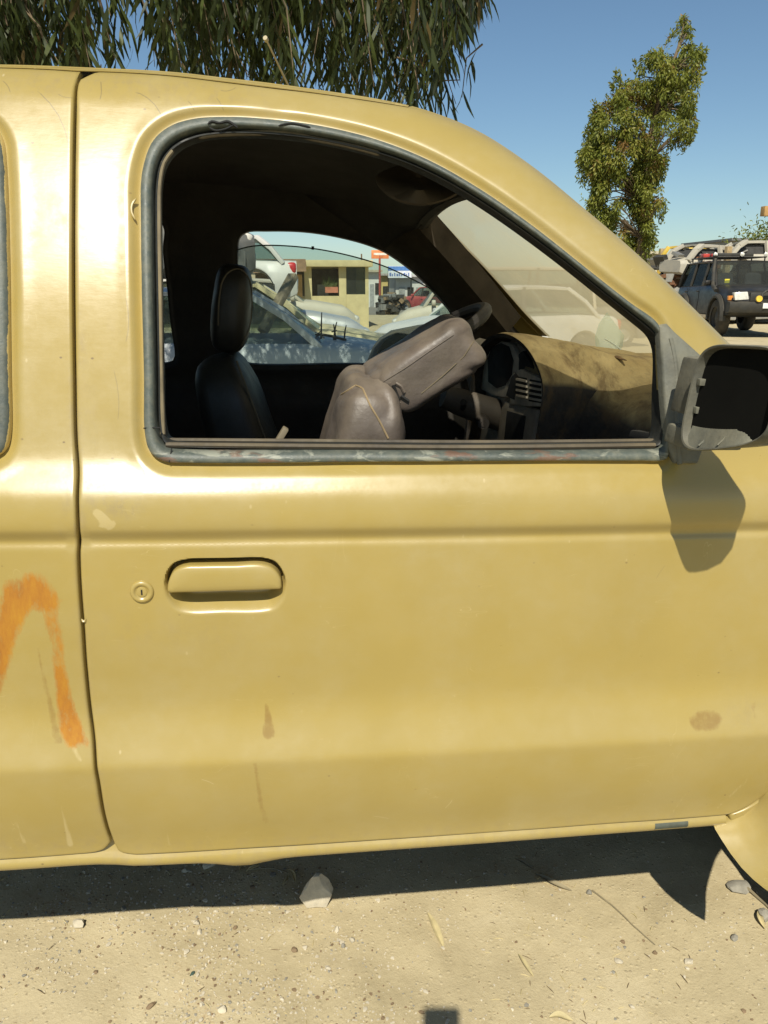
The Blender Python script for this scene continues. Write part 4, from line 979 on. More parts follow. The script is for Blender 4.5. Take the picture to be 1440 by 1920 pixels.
# ---------------------------------------------------------------- rest of the truck (mostly beyond the frame)
def mirror_panel(name, ol, holes=(), **k):
    return panel(name, M_paint, ol, holes, truck, yfn=lambda V: TW - ydef(V, holes), wall=-.01, **k)
mirror_panel('front_fender', fo, xs=.06, rows=np.arange(.2, 1.4, .05))
secs = []
for x, zc_, w in ((.80, 1.19, .0), (1.1, 1.15, .0), (1.5, 1.10, .01), (1.85, 1.04, .03), (1.98, .99, .06), (2.03, .92, .08)):
    secs.append([(x, w + .02 + (TW - .04 - 2 * w) * t, zc_ + .045 * (1 - abs(2 * t - 1) ** 2.5)) for t in np.linspace(0, 1, 15)])
MB().loft(secs, closed=False).build('hood', M_paint, truck, smooth=50)
m = MB(); m.box((2.0, .06, .72), (2.05, TW - .06, .93)); m.build('grille', M_trim, truck, bevel=.01)
m = MB(); m.box((1.98, .0, .45), (2.14, TW, .68)); m.build('bumper', M_plastic, truck, bevel=.03)
m = MB()
for y0 in (.0, TW - .05): m.box((-2.85, y0 + .02, .47), (-1.08, y0 + .05, 1.12))
m.box((-1.12, .03, .47), (-1.07, TW - .03, 1.12)); m.box((-2.9, .03, .47), (-2.85, TW - .03, 1.12)); m.box((-2.9, .05, .47), (-1.07, TW - .05, .52))
m.build('cargo_bed', M_paint, truck, bevel=.008)
M_tyre = mk('tyre_rubber', (.022, .021, .019), .85, dust=.5, dcol=(.28, .23, .14))
M_rim = mk('steel_rim', (.28, .27, .24), .5, .5)
def wheel_local(x, y, z, r, w, name='wheel', parent=truck, side=-1, mats=(None, None)):
    Mq = Matrix.Translation((x, y, z)) @ Matrix.Rotation(R(90), 4, 'X')
    m = MB(); m.lathe([(r * .58, -w / 2), (r * .82, -w / 2), (r * .95, -w * .44), (r, -w * .32), (r, w * .32), (r * .95, w * .44), (r * .82, w / 2), (r * .58, w / 2)], Mq, 32, cap=False)
    t = m.build(name, mats[0] or M_tyre, parent, smooth=40)
    m = MB(); m.lathe([(r * .60, -w * .42), (r * .56, -w * .36), (r * .50, -w * .2), (r * .28, -w * .26), (r * .12, -w * .34), (.001, -w * .34)] if side > 0 else [(.001, w * .34), (r * .12, w * .34), (r * .28, w * .26), (r * .50, w * .2), (r * .56, w * .36), (r * .60, w * .42)], Mq, 24, cap=False)
    m.build('rim', mats[1] or M_rim, t, smooth=40); return t
for x in (ARX + .075, -1.85):
    for y, s_ in ((.125, -1), (TW - .125, 1)):
        zz = .345 + .0236 * x
        wheel_local(x, y, zz - .01, .335, .22, side=s_)
# aerial on the roof edge
p0, p1 = ulocal(545, 158, .52), ulocal(500, 76, .40)
m = MB(); m.tube([p0 + Vector((.01, 0, -.03)), p1], [.0022, .0016], 7); m.tube([p1, p1 + (p1 - p0).normalized() * .008], [.0042, .0042], 8)
m.build('aerial', mk('aerial_metal', (.34, .29, .18), .5, .3), truck)
# ================================================================ GROUND
def ground_mat():
    m, nt, b, tc = base_mat('sandy_ground')
    n1 = noise_n(nt, tc, 2.6, 8, .66, None, .5); n2 = noise_n(nt, tc, 9, 7, .68); n3 = noise_n(nt, tc, 140, 6, .75)
    c = ramp(nt, n1, [(.26, (.325, .265, .150)), (.5, (.45, .375, .225)), (.74, (.59, .505, .325))])
    c = mixc(nt, maprange(nt, n2, .35, .7, 0, .5), c, (.58, .49, .30))
    c = mixc(nt, maprange(nt, n3, .52, .74, 0, .42), c, (.30, .23, .12))
    v = nd(nt, 'ShaderNodeTexVoronoi'); v.inputs['Scale'].default_value = 95; nt.links.new(tc.outputs['Object'], v.inputs['Vector'])
    cc = nd(nt, 'ShaderNodeSeparateXYZ'); nt.links.new(v.outputs['Color'], cc.inputs[0])
    grain = mth(nt, 'MULTIPLY', maprange(nt, v.outputs['Distance'], .25, .4, 1, 0), maprange(nt, cc.outputs[0], .72, .76))
    c = mixc(nt, mth(nt, 'MULTIPLY', mth(nt, 'MULTIPLY', grain, maprange(nt, n1, .42, .62, .15, .8)), .8), c, ramp(nt, cc.outputs[1], [(.15, (.30, .24, .15)), (.4, (.62, .55, .38)), (.8, (.48, .37, .20))]))
    # reddish-brown crumbs here and there
    red = mth(nt, 'MULTIPLY', maprange(nt, noise_n(nt, tc, 3.7, 4, .6), .60, .68), maprange(nt, n3, .48, .6)); c = mixc(nt, mth(nt, 'MULTIPLY', red, .5), c, (.30, .15, .05))
    nt.links.new(c, b.inputs['Base Color']); b.inputs['Roughness'].default_value = .95; b.inputs['Specular IOR Level'].default_value = .2
    h = mth(nt, 'ADD', mth(nt, 'MULTIPLY', n3, .5), mth(nt, 'ADD', mth(nt, 'MULTIPLY', grain, .35), n2)); bump_n(nt, b, h, .42, .012); return m
M_ground = ground_mat()
def gz(x, y):
    f = math.exp(-max(0, math.hypot(x - .3, y - .5) - 2.2) / 1.5)
    return f * (.010 * noise.noise(Vector((x * 2.3, y * 2.3, 0))) + .006 * noise.noise(Vector((x * 7, y * 7, 4))) + .0035 * noise.noise(Vector((x * 21, y * 21, 8))))
gx_ = np.r_[[-1500, -500, -150, -50, -18, -7, -3.5, -2.2], np.arange(-1.5, 2.3, .025), [3, 4.5, 7, 12, 20, 40, 90, 220, 600, 1500]]
gy_ = np.r_[[-600, -150, -40, -10, -4, -2, -1.2], np.arange(-.7, 2.2, .025), [2.8, 4, 6, 10, 16, 25, 40, 80, 200, 600, 2000]]
vs_ = [(x, y, gz(x, y)) for y in gy_ for x in gx_]; nx = len(gx_)
MB().add(vs_, [(j * nx + i, j * nx + i + 1, (j + 1) * nx + i + 1, (j + 1) * nx + i) for j in range(len(gy_) - 1) for i in range(nx - 1)]).build('ground', M_ground, recalc=False, smooth=80)['kind'] = 'structure'
M_road = mk('asphalt', (.17, .165, .15), .9, var=.2, scale=.8, bump=.2, dust=.3)
o = MB().add([(-60, 40, .004), (90, 40, .004), (90, 72, .004), (-60, 72, .004)], [(0, 1, 2, 3)]).build('road', M_road); o['kind'] = 'structure'

# ---------------------------------------------------------------- stones, twigs, dry leaves
def rock_mesh(name, sz, seed, mat, flat=.6, sub=2, rough=.35):
    bm = bmesh.new(); bmesh.ops.create_icosphere(bm, subdivisions=sub, radius=1)
    for v in bm.verts:
        p = v.co.copy(); n = noise.noise(p * 1.3 + Vector((seed * 7.1, 0, 0))); n2 = noise.noise(p * 3.1 + Vector((0, seed * 3.3, 0)))
        v.co = p * (1 + rough * n + rough * .4 * n2)
        # planed faces
        for k in range(4):
            d = Vector((math.sin(seed * 3 + k * 1.9), math.cos(seed * 5 + k * 2.3), math.sin(seed + k * 1.1) * .8)).normalized(); q = v.co.dot(d)
            if q > .62: v.co -= d * (q - .62) * .85
        v.co = Vector((v.co.x * sz[0], v.co.y * sz[1], v.co.z * sz[2]))
    me = bpy.data.meshes.new(name); bm.to_mesh(me); bm.free(); me.shade_smooth(); me.set_sharp_from_angle(angle=R(28)); me.materials.append(mat); return me
M_rockp = mk('pale_limestone', (.52, .46, .34), .9, var=.2, scale=30, bump=.4, bscale=120)
M_rockg = mk('grey_stone', (.27, .25, .20), .9, var=.25, scale=30, bump=.4, bscale=120)
M_rockb = mk('brown_stone', (.23, .16, .09), .9, var=.25, scale=30, bump=.4, bscale=120)
M_shard = mk('green_glass_shard', (.06, .10, .08), .3)
STN = [((597, 1688), (.044, .032, .056), M_rockp, 'tall wedge-shaped pale stone half in the shade edge under the rocker'),
       ((393, 1622), (.022, .018, .014), M_rockp, 'rounded pale stone lying in deep shade just under the rocker'),
       ((149, 1736), (.016, .013, .013), M_rockp, 'pale stone at the shade edge in the lower left corner'),
       ((369, 1732), (.008, .008, .006), M_rockp, 'small pale pebble just below the shade edge, left of the wedge stone'),
       ((374, 1748), (.009, .007, .005), M_rockp, 'flat pale pebble close beside a smaller pebble below the shade edge'),
       ((441, 1741), (.006, .005, .005), M_rockb, 'small dark brown pebble on sunlit sand left of the wedge stone'),
       ((631, 1745), (.0075, .006, .008), M_rockp, 'small whitish pebble just below the wedge-shaped stone'),
       ((660, 1765), (.008, .008, .007), M_rockp, 'whitish round pebble right of and below the wedge-shaped stone'),
       ((643, 1776), (.006, .006, .005), M_rockg, 'tiny grey pebble touching the whitish round pebble from below'),
       ((1160, 1802), (.011, .008, .006), M_rockp, 'whitish chip of stone lying alone on the sand at right'),
       ((1292, 1803), (.013, .009, .006), M_rockp, 'bright whitish stone chip in the lower right on open sand'),
       ((1228, 1786), (.006, .006, .005), M_rockb, 'tiny dark pebble at the lower end of the thin twig'),
       ((1382, 1664), (.034, .024, .010), M_rockg, 'flat grey stone near the tip of the flare shadow'),
       ((1376, 1761), (.012, .009, .007), M_rockg, 'grey pebble between the flat grey stone and the bottom right corner'),
       ((1433, 1722), (.016, .016, .016), M_rockg, 'grey rounded stone at the right edge of the ground'),
       ((361, 1828), (.008, .004, .004), M_shard, 'dark green shard on gravel in the lower left'),
       ((1105, 1672), (.009, .008, .007), M_rockg, 'small grey stone where the twig meets the shade edge'),
       ((346, 1632), (.008, .007, .006), M_rockp, 'small pebble in deep shade left of the rounded pale stone'),
       ((232, 1706), (.010, .008, .006), M_rockg, 'dim grey pebble in the shade above the lower left stone'),
       ((416, 1892), (.011, .009, .006), M_rockp, 'buff pebble by the bottom edge left of centre'),
       ((283, 1888), (.012, .006, .006), M_rockb, 'dark brown chip by the bottom edge at left'),
       ((552, 1782), (.009, .007, .005), M_rockb, 'rusty brown pebble in the gravel below the shade edge')]
for i, ((px, py), sz, mt, lb) in enumerate(STN):
    g = ground(px, py); me = rock_mesh('stone', sz, i + 1.37, mt); 
    if i == 0:                                  # wedge: narrow its top
        for v in me.vertices: f = 1 - .5 * max(0, v.co.z / .056); v.co.x *= f; v.co.y *= f; v.co.x -= .006 * max(0, v.co.z / .056)
    o = bpy.data.objects.new('stone', me); COL.objects.link(o); o.location = (g.x, g.y, gz(g.x, g.y) + sz[2] * (.55 if i else .60)); o.rotation_euler = (0, 0, i * 1.3 if i else .2)
    tag(o, lb, 'stone', 'stones on the sand')
# gravel: uncountable small chips
bmv = MB(); base = rock_mesh('g', (1, 1, 1), 2.2, M_rockp, sub=1)
bv_ = np.array([v.co[:] for v in base.vertices]); bf_ = [tuple(p.vertices) for p in base.polygons]
def gravel(name, n, mats, size, region):
    vs = []; fs = []; ms = []; k = 0; tries = 0
    while k < n and tries < n * 20:
        tries += 1; px, py = region(); g = ground(px, py)
        if noise.noise(Vector((g.x * 3.1, g.y * 3.1, 5))) + .55 * noise.noise(Vector((g.x * 11, g.y * 11, 2))) < random.uniform(-.45, .5): continue
        s_ = size * random.lognormvariate(0, .45); a = random.random() * 6.28; ca, sa = math.cos(a), math.sin(a)
        q = bv_ * np.array([s_, s_ * random.uniform(.5, 1), s_ * random.uniform(.35, .8)]); q = q @ np.array([[ca, sa, 0], [-sa, ca, 0], [0, 0, 1]])
        o_ = len(vs); z = gz(g.x, g.y) + s_ * .2
        vs += [(p[0] + g.x, p[1] + g.y, p[2] + z) for p in q]; fs += [tuple(i + o_ for i in f) for f in bf_]; ms += [random.choices(range(len(mats)), (9, 2, 2))[0]] * len(bf_); k += 1
    m = MB(); m.v = vs; m.f = fs; m.m = ms; o = m.build(name, mats, recalc=False, smooth=25); tag(o, 'scattered fine gravel and grit over the sandy ground', 'gravel', kind='stuff')
gravel('gravel', 4600, [M_rockp, M_rockg, M_rockb], .0022, lambda: (random.uniform(-60, 1500) if random.random() < .35 else random.triangular(-200, 900, 380), 1560 + 420 * random.random() ** .9))
# straw and bark litter
M_straw = mk('straw', (.50, .41, .20), .8, var=.3, scale=40); M_bark = mk('bark_bits', (.15, .10, .05), .9, var=.4, scale=40)
m = MB()
for _ in range(420):
    px, py = random.uniform(-40, 1480), random.uniform(1560, 1960); g = ground(px, py)
    if noise.noise(Vector((g.x * 2.4, g.y * 2.4, 9))) < random.uniform(-.4, .5): continue
    a = random.random() * 6.28; l = random.uniform(.006, .024); d = Vector((math.cos(a), math.sin(a), random.uniform(-.05, .15))) * l; z = gz(g.x, g.y) + .0015
    p = Vector((g.x, g.y, z)); m.tube([p, p + d * .5 + Vector((0, 0, .001)), p + d], [.0005, .0009, .0004], 4, mi=random.choice((0, 0, 1)))
tag(m.build('dry_litter', [M_straw, M_bark]), 'bits of straw and bark littering the sandy ground', 'litter', kind='stuff')
def dry_leaf(pts, w, lb, mat, curl=.3, name='dry_leaf', h=.004):
    P = [ground(a, b) for a, b in pts]; P = smooth_curve(np.array([(p.x, p.y, gz(p.x, p.y) + h) for p in P]), .006); n = len(P); secs = []
    for i, p in enumerate(P):
        t = i / (n - 1); d = P[min(i + 1, n - 1)] - P[max(i - 1, 0)]; s_ = np.array([-d[1], d[0], 0]); s_ /= np.linalg.norm(s_) + 1e-9
        ww = w * max(.08, math.sin(math.pi * min(1, max(0, t * .92 + .04))) ** .8); up = np.array([0, 0, 1.0])
        secs.append([tuple(p + s_ * ww * k + up * (ww * curl * (k * k * 4) + .002 * math.sin(t * 5) - th)) for k, th in ((-.5, 0), (-.2, 0), (0, .0004), (.2, 0), (.5, 0), (.2, .0008), (0, .0012), (-.2, .0008))])
    o = MB().loft(secs).build(name, mat, smooth=60); return tag(o, lb, 'leaf' if 'leaf' in name else 'twig')
M_leafd = mk('dry_leaf', (.50, .42, .22), .75, var=.25, scale=20); M_leafo = mk('old_leaf', (.24, .20, .12), .8, var=.25, scale=20)
dry_leaf([(802, 1716), (815, 1742), (832, 1780)], .016, 'long straw-coloured leaf on sunlit sand below the middle of the door', M_leafd)
dry_leaf([(972, 1788), (985, 1808), (1000, 1828)], .010, 'short pale leaf on the sand, lower right of the long straw leaf', M_leafd)
dry_leaf([(1003, 1640), (1035, 1655), (1072, 1668)], .016, 'grey-brown leaf in the shade crossing towards the shade edge', M_leafo)
dry_leaf([(965, 1610), (985, 1620), (1002, 1630)], .010, 'dim narrow leaf in the shade just left of the grey-brown leaf', M_leafo)
dry_leaf([(1030, 1908), (1050, 1906), (1074, 1912)], .016, 'pale curled leaf cut by the bottom edge of the picture', M_leafd)
for pts, w, lb in (([(450, 1643), (455, 1630), (466, 1626)], .008, 'curled grey pod leftmost of the dry sprig in the shade'), ([(462, 1640), (476, 1634), (487, 1628)], .008, 'curled grey pod second from left on the dry sprig'),
                   ([(530, 1664), (538, 1655), (541, 1644)], .008, 'curled grey pod hanging low at the right of the dry sprig'), ([(540, 1636), (550, 1644), (554, 1657)], .008, 'curled grey pod at the right tip of the dry sprig')):
    dry_leaf(pts, w, lb, M_leafd, .5, 'curled_leaf', .006)
def twig(name, pts, r, mat, lb):
    P = [ground(a, b) for a, b in pts]; P = smooth_curve(np.array([(p.x, p.y, gz(p.x, p.y) + r + .001) for p in P]), .012)
    P = [tuple(p + np.array(noise.noise_vector(Vector((p[0] * 30, p[1] * 30, 0)))) * .0015) for p in P]
    tag(MB().tube(P, [r * (1 - .5 * i / len(P)) for i in range(len(P))], 6).build(name, mat), lb, 'twig')
twig('twig', [(1110, 1668), (1150, 1700), (1190, 1740), (1228, 1772)], .0022, M_leafo, 'thin bent twig running from the shade edge across sunlit sand')
twig('twig', [(470, 1634), (505, 1632), (540, 1640)], .0014, M_leafo, 'fine stem of the dry sprig in the shade')
twig('twig', [(1400, 1668), (1425, 1690), (1446, 1712)], .004, M_leafo, 'short grey twig beside the flat grey stone')
for i, (pts, lb) in enumerate((([(1352, 1586), (1385, 1605), (1418, 1640)], 'upper dry strip of bark below the fender flare'), ([(1362, 1600), (1395, 1612), (1425, 1625)], 'dry strip of bark lying across the flare shadow edge'), ([(1425, 1712), (1424, 1730), (1434, 1745)], 'curled dry bark strip at the right edge beside a rounded stone'))):
    dry_leaf(pts, .014, lb, M_leafd, .5, 'bark_strip', .008)
# ================================================================ BACKGROUND: cars, sheds, trees
def car_paint(name, col, rough=.35, dust=.35, metal=0.0, spec=.5):
    return mk(name, col, rough, metal, var=.12, scale=3, dust=dust, dcol=(.44, .37, .23), dscale=3, spec=spec)
M_cglass = glass_mat('car_glass', (.55, .62, .60), .14, (.42, .42, .36), .05, 0, 1.22)
M_bglass = glass_mat('blue_screen', (.30, .42, .52), .30, (.22, .34, .46), .05)
M_lamp = mk('headlamp_glass', (.62, .60, .52), .15, var=.2, scale=20)
M_amber = mk('amber_lens', (.75, .28, .05), .3); M_red = mk('red_lens', (.45, .03, .03), .3); M_cin = mk('car_interior', (.045, .043, .04), .9)
M_blackp = mk('black_plastic', (.022, .023, .022), .6, dust=.15)
M_tint = glass_mat('dark_car_glass', (.10, .12, .12), .05, (.3, .3, .26), .05, 0, 1.12)
def interp(P, x): return float(np.interp(x, [p[0] for p in P], [p[1] for p in P]))
def car(name, label, cat, loc, rz, paint, L=4.3, Wd=1.68, top=((-2.15, .80), (-2.0, .93), (-1.2, .97), (.75, .95), (1.2, .92), (1.9, .80), (2.12, .66)), gh=(-1.55, -.95, .30, .95), H=1.42,
        wr=.31, ax=(-1.28, 1.30), glass=True, wheels=True, lamps=True, group=None, scr=None, pillars=(.0,), tilt=None, sill=.20, arch=True, rim=None, mirrors=True, sideglass=None, pw=1.0, tw=.19):
    root = empty(name, loc, rz, label, cat, group)
    if tilt: root.rotation_euler = (tilt[0], tilt[1], rz)
    hw = Wd / 2; xs = np.unique(np.round(np.r_[np.linspace(-L / 2, L / 2, 40), [a + wr * 1.14 * math.cos(t) for a in ax for t in np.linspace(0, math.pi, 11)], -L / 2 + .04, L / 2 - .04], 3)); secs = []
    for x in xs:
        zt = interp(top, x); zb = sill
        e = max(0, abs(x) - (L / 2 - .35)) / .35; w = hw * (1 - .13 * e ** 2.2); zb = sill + .10 * e ** 2
        if arch:
            for a in ax:
                q = (wr * 1.14) ** 2 - (x - a) ** 2
                if q > 0: zb = max(zb, wr + math.sqrt(q))
        zb = min(zb, zt - .12); half = []
        for f, z in ((.86, zb), (.955, zb + .02), (1.0, max(zb + .04, .46)), (1.0, max(zb + .06, .62)), (.985, max(zb + .075, zt - .16)), (.955, zt - .05), (.90, zt - .008), (.55, zt + .018), (0, zt + .026)):
            half.append((f * w, z))
        secs.append([(x, y, z) for y, z in half] + [(x, -y, z) for y, z in half[-2::-1]])
    body = MB().loft(secs).build('body', paint, root, smooth=40)
    xrb, xrr, xrf, xwb = gh; wb, wt = hw * .90, hw * .74
    zr = interp(top, xrb) - .01; zf = interp(top, xwb) - .01; zm = interp(top, (xrb + xwb) / 2) - .01
    def bp(x, s_): return Vector((x, s_ * wb, interp(top, x) - .01))
    def rp_(x, s_): return Vector((x, s_ * wt, H - .03 - .02 * ((x - (xrr + xrf) / 2) / max(.1, (xrf - xrr) / 2)) ** 2))
    secs = []
    for x in np.linspace(xrr, xrf, 9):
        z = rp_(x, 1).z; secs.append([(x, y * wt, z + dz) for y, dz in ((-1.03, -.035 * pw), (-1.04, 0), (-.92, .022), (-.5, .036), (0, .04), (.5, .036), (.92, .022), (1.04, 0), (1.03, -.035 * pw), (.9, -.03 * pw), (0, -.01), (-.9, -.03 * pw))])
    MB().loft(secs).build('roof', paint, root, smooth=50)
    for s_ in (1, -1):
        for xa, xb, w in ((xwb, xrf, .055), (xrb, xrr, .11)):
            a, b = bp(xa, s_), rp_(xb, s_); mid = (a + b) / 2 + Vector((0, s_ * .02 * pw, .03 * pw ** 1.4)); m = MB(); m.bar(a - Vector((0, 0, .03)), mid, w * pw, .06 * pw); m.bar(mid - (mid - a).normalized() * .02, b, w * pw, .06 * pw); m.build('pillar', paint, root, bevel=.008)
        for x in pillars: m = MB(); m.bar(bp(x, s_) - Vector((0, 0, .02)), rp_(min(max(x - .05, xrr), xrf), s_), .07 * pw, .05 * pw); m.build('pillar', M_blackp if glass else paint, root)
        cuts = [xrb] + sorted(pillars) + [xwb]
        if glass:
            for i in range(len(cuts) - 1):
                x0, x1 = cuts[i], cuts[i + 1]; t0 = xrr if i == 0 else min(max(x0 - .05, xrr), xrf); t1 = xrf if i == len(cuts) - 2 else min(max(x1 - .05, xrr), xrf)
                MB().add([bp(x0, s_) - Vector((0, s_ * .012, 0)), bp(x1, s_) - Vector((0, s_ * .012, 0)), rp_(t1, s_) - Vector((0, s_ * .012, .01)), rp_(t0, s_) - Vector((0, s_ * .012, .01))], [(0, 1, 2, 3)]).build('side_window', sideglass or M_cglass, root)
            for x in cuts[1:-1]:
                MB().tube([(x, s_ * hw * .99, interp(top, x) - .06), (x - .02, s_ * hw * 1.003, .6), (x, s_ * hw * .985, sill + .08)], .005, 4).build('door_seam', M_dark, body)
                MB().box((x - .22, s_ * hw * .995 - .012, interp(top, x) - .17), (x - .08, s_ * hw * .995 + .012, interp(top, x) - .135)).build('door_handle', M_blackp, body, bevel=.004)
        if mirrors and glass:
            c_ = bp(xwb - .22, s_) + Vector((0, s_ * .14, .06)); cushion('side_mirror', c_, (.05, .10, .065), RY(0), paint, root, .6, n=8, wr=0)
    if glass:
        n = 7
        MB().loft([[tuple(bp(xwb, 1).lerp(bp(xwb, -1), t) + Vector((.10 * (1 - (2 * t - 1) ** 2), 0, .01))), tuple(rp_(xrf, 1).lerp(rp_(xrf, -1), t) + Vector((.03 * (1 - (2 * t - 1) ** 2), 0, 0)))] for t in np.linspace(.02, .98, n)], closed=False).build('windscreen', scr or M_cglass, root)
        MB().loft([[tuple(bp(xrb, 1).lerp(bp(xrb, -1), t)), tuple(rp_(xrr, 1).lerp(rp_(xrr, -1), t))] for t in np.linspace(.02, .98, n)], closed=False).build('rear_window', M_cglass, root)
        for s_ in (1, -1):
            cushion('seat', Vector((.05, s_ * .36, zm + .10)), (.07, .22, .24), RY(-12), M_cin, root, .5, n=8, wr=0)
    if not glass:
        m = MB(); m.loft([[(xrb + .25 + dx, y, zm - .1) for dx, y in ((0, -wb * .8), (xwb - xrb - .5, -wb * .8), (xwb - xrb - .5, wb * .8), (0, wb * .8))], [(xrr + .1 + dx, y, H - .16) for dx, y in ((0, -wt * .8), (xrf - xrr - .2, -wt * .8), (xrf - xrr - .2, wt * .8), (0, wt * .8))]]); m.build('dark_fill', M_cin, root, jit=.05)  # dark block fills the cabin: shade of the openings put into its colour
    if lamps:
        for s_ in (1, -1):
            zl = interp(top, L / 2 - .12) - .06
            cushion('headlight', Vector((L / 2 - .17, s_ * hw * .68, zl - .02)), (.16, hw * .22, .075), RY(14), M_lamp, root, .5, n=8, wr=0)
            cushion('tail_light', Vector((-L / 2 + .10, s_ * hw * .74, interp(top, -L / 2 + .1) - .11)), (.10, hw * .17, .10), RY(0), M_red, root, .5, n=8, wr=0)
        m = MB(); m.loft([[(L / 2 - .05 - .16 * (abs(y) / hw) ** 3 + dx, y, z) for dx, z in ((.02, .26), (.07, .32), (.08, .50), (.02, .56), (-.08, .50), (-.08, .30))] for y in np.linspace(-hw * .97, hw * .97, 11)]); m.build('front_bumper', paint if rough_ok(paint) else M_blackp, root, smooth=50)
        m = MB(); m.loft([[(-L / 2 + .05 + .16 * (abs(y) / hw) ** 3 - dx, y, z) for dx, z in ((.02, .28), (.07, .34), (.08, .54), (.02, .60), (-.08, .54), (-.08, .32))] for y in np.linspace(-hw * .97, hw * .97, 11)]); m.build('rear_bumper', paint, root, smooth=50)
        MB().box((L / 2 - .06, -.38, .56), (L / 2 + .015, .38, .66)).build('grille', M_blackp, root, bevel=.01)
    if wheels:
        for a in ax:
            for s_ in (1, -1): wheel_local(a, s_ * (hw - .10), wr, wr, tw, 'wheel', root, side=s_ , mats=(None, rim))
    return root
def rough_ok(p): return True

G_WRECK = 'wrecked and parked cars beyond the pickup'
blue = car('sedan', 'pale blue-grey sedan with tinted blue windscreen parked just beyond the pickup window', 'car', (-.56, 6.76, 0), 0, car_paint('blue_grey_paint', (.42, .47, .50), .4, .3), scr=M_bglass, mirrors=False, pillars=(-.05,), gh=(-1.6, -1.0, .22, .86), H=1.43, group=G_WRECK)
# debris lying on the blue sedan's cowl
m = MB(); c_ = Vector((.42, 6.35, .97))
for dx, hh, ln in ((-.10, .24, .01), (.02, .15, .03), (.04, .13, -.02), (.12, .12, .02), (-.16, .07, .06)): m.tube([c_ + Vector((dx, .02, -.03)), c_ + Vector((dx + ln * .4, .02, hh * .5)), c_ + Vector((dx + ln, .0, hh))], [.010, .008, .005], 5)
m.tube([c_ + Vector((-.26, 0, .02)), c_ + Vector((-.1, .03, .035)), c_ + Vector((.0, .0, .02)), c_ + Vector((.14, .02, -.02))], .014, 6)
m.tube([c_ + Vector((.0, 0, .06)), c_ + Vector((.05, .02, .07))], .007, 5)
tag(m.build('scrap_wire', M_blackp), 'tangle of dark scrap wires standing on the blue sedan bonnet', 'scrap')
cream = car('sedan', 'pale yellow sedan behind the blue one with another car loaded on its roof', 'car', (-.62, 9.5, 0), 0, car_paint('cream_paint', (.56, .49, .27), .45, .45), H=1.52, pillars=(-.05,), gh=(-1.5, -.9, .25, 1.0), group=G_WRECK)
dark = car('hatchback', 'dark grey wrecked hatchback piled on the roof of the pale yellow sedan', 'car', (-2.25, 9.35, 1.34), R(4), car_paint('dark_grey_paint', (.085, .095, .10), .5, .4), L=3.7, top=((-1.85, .85), (1.2, .90), (1.5, .86), (1.85, .70)), gh=(-1.5, -1.0, .30, .9), ax=(-1.15, 1.15), H=1.35, wheels=False, glass=True, group=G_WRECK)
white2 = car('hatchback', 'white hatchback with a red tail light on the second row of wrecks', 'car', (.92, 12.3, 1.18), R(180), car_paint('white_paint', (.66, .65, .60), .4, .3), L=3.6, top=((-1.8, .80), (1.0, .86), (1.8, .68)), gh=(-1.6, -1.2, .2, .8), ax=(-1.1, 1.1), H=1.22, wheels=False, group=G_WRECK)
white2.location = (-1.62, 12.3, 1.02); white2.rotation_euler = (0, 0, R(180)); 
silver = car('sedan', 'silver sedan with its bonnet and headlight showing behind the blue sedan', 'car', (-.72, 13.1, 0), 0, car_paint('silver_paint', (.52, .53, .52), .3, .25, .3), pillars=(-.05,), top=((-2.15, .85), (-1.2, 1.02), (.75, 1.04), (1.2, 1.0), (1.85, .88), (2.12, .70)), H=1.5, group=G_WRECK)
beige = car('sedan', 'beige sedan bonnet behind the silver sedan, dusty and faded', 'car', (-.6, 16.4, 0), 0, car_paint('beige_paint', (.50, .46, .36), .5, .5), top=((-2.15, .90), (-1.2, 1.12), (.75, 1.16), (1.2, 1.13), (1.85, 1.02), (2.12, .80)), H=1.6, pillars=(-.05,), group=G_WRECK)
wcar = car('sedan', 'white car with a dark door mirror at the right of the far window view', 'car', (3.74, 12.6, 0), R(196), car_paint('white_paint', (.66, .65, .60), .4, .25), pillars=(-.05,), gh=(-1.6, -1.0, .30, 1.0), H=1.46, group=G_WRECK)
redc = car('hatchback', 'small red car parked on the far side of the street', 'car', (8.1, 43, 0), R(120), car_paint('red_paint', (.38, .05, .055), .4, .3), L=3.7, top=((-1.85, .85), (1.0, .92), (1.5, .86), (1.85, .70)), gh=(-1.7, -1.2, .2, .8), ax=(-1.15, 1.15), H=1.42, group=G_WRECK)
# timber beam leaning on the wrecks
a, b = at_y(492, 622, 7.95), at_y(548, 520, 8.35)
tag(MB().bar(a, b + (b - a) * .04, .12, .07).build('timber_beam', mk('old_timber', (.20, .17, .12), .9, var=.3, scale=20, bump=.4, dust=.4), bevel=.006), 'grey weathered timber beam leaning up against the pale yellow sedan', 'beam')
# cars seen through the strip behind the near pillar
car('van', 'white van parked far left, glimpsed behind the pickup seat', 'van', (-4.7, 12.0, 0), R(90), car_paint('white_paint', (.66, .65, .60), .4, .25), L=4.8, Wd=1.85, top=((-2.4, 1.05), (1.6, 1.08), (2.1, .95), (2.4, .7)), gh=(-2.38, -2.3, 1.0, 1.65), H=1.95, pillars=(-1.0, .5), ax=(-1.5, 1.5), wr=.33)
car('pickup_wreck', 'dark blue wreck parked close behind the pickup seat, seen through a slit', 'car', (-2.9, 5.6, 0), R(95), car_paint('navy_paint', (.05, .08, .13), .4, .4), L=4.0, Wd=1.7, ax=(-1.2, 1.2), top=((-2.0, .85), (1.2, .95), (1.9, .8)), gh=(-1.7, -1.2, .3, .9), group=G_WRECK)

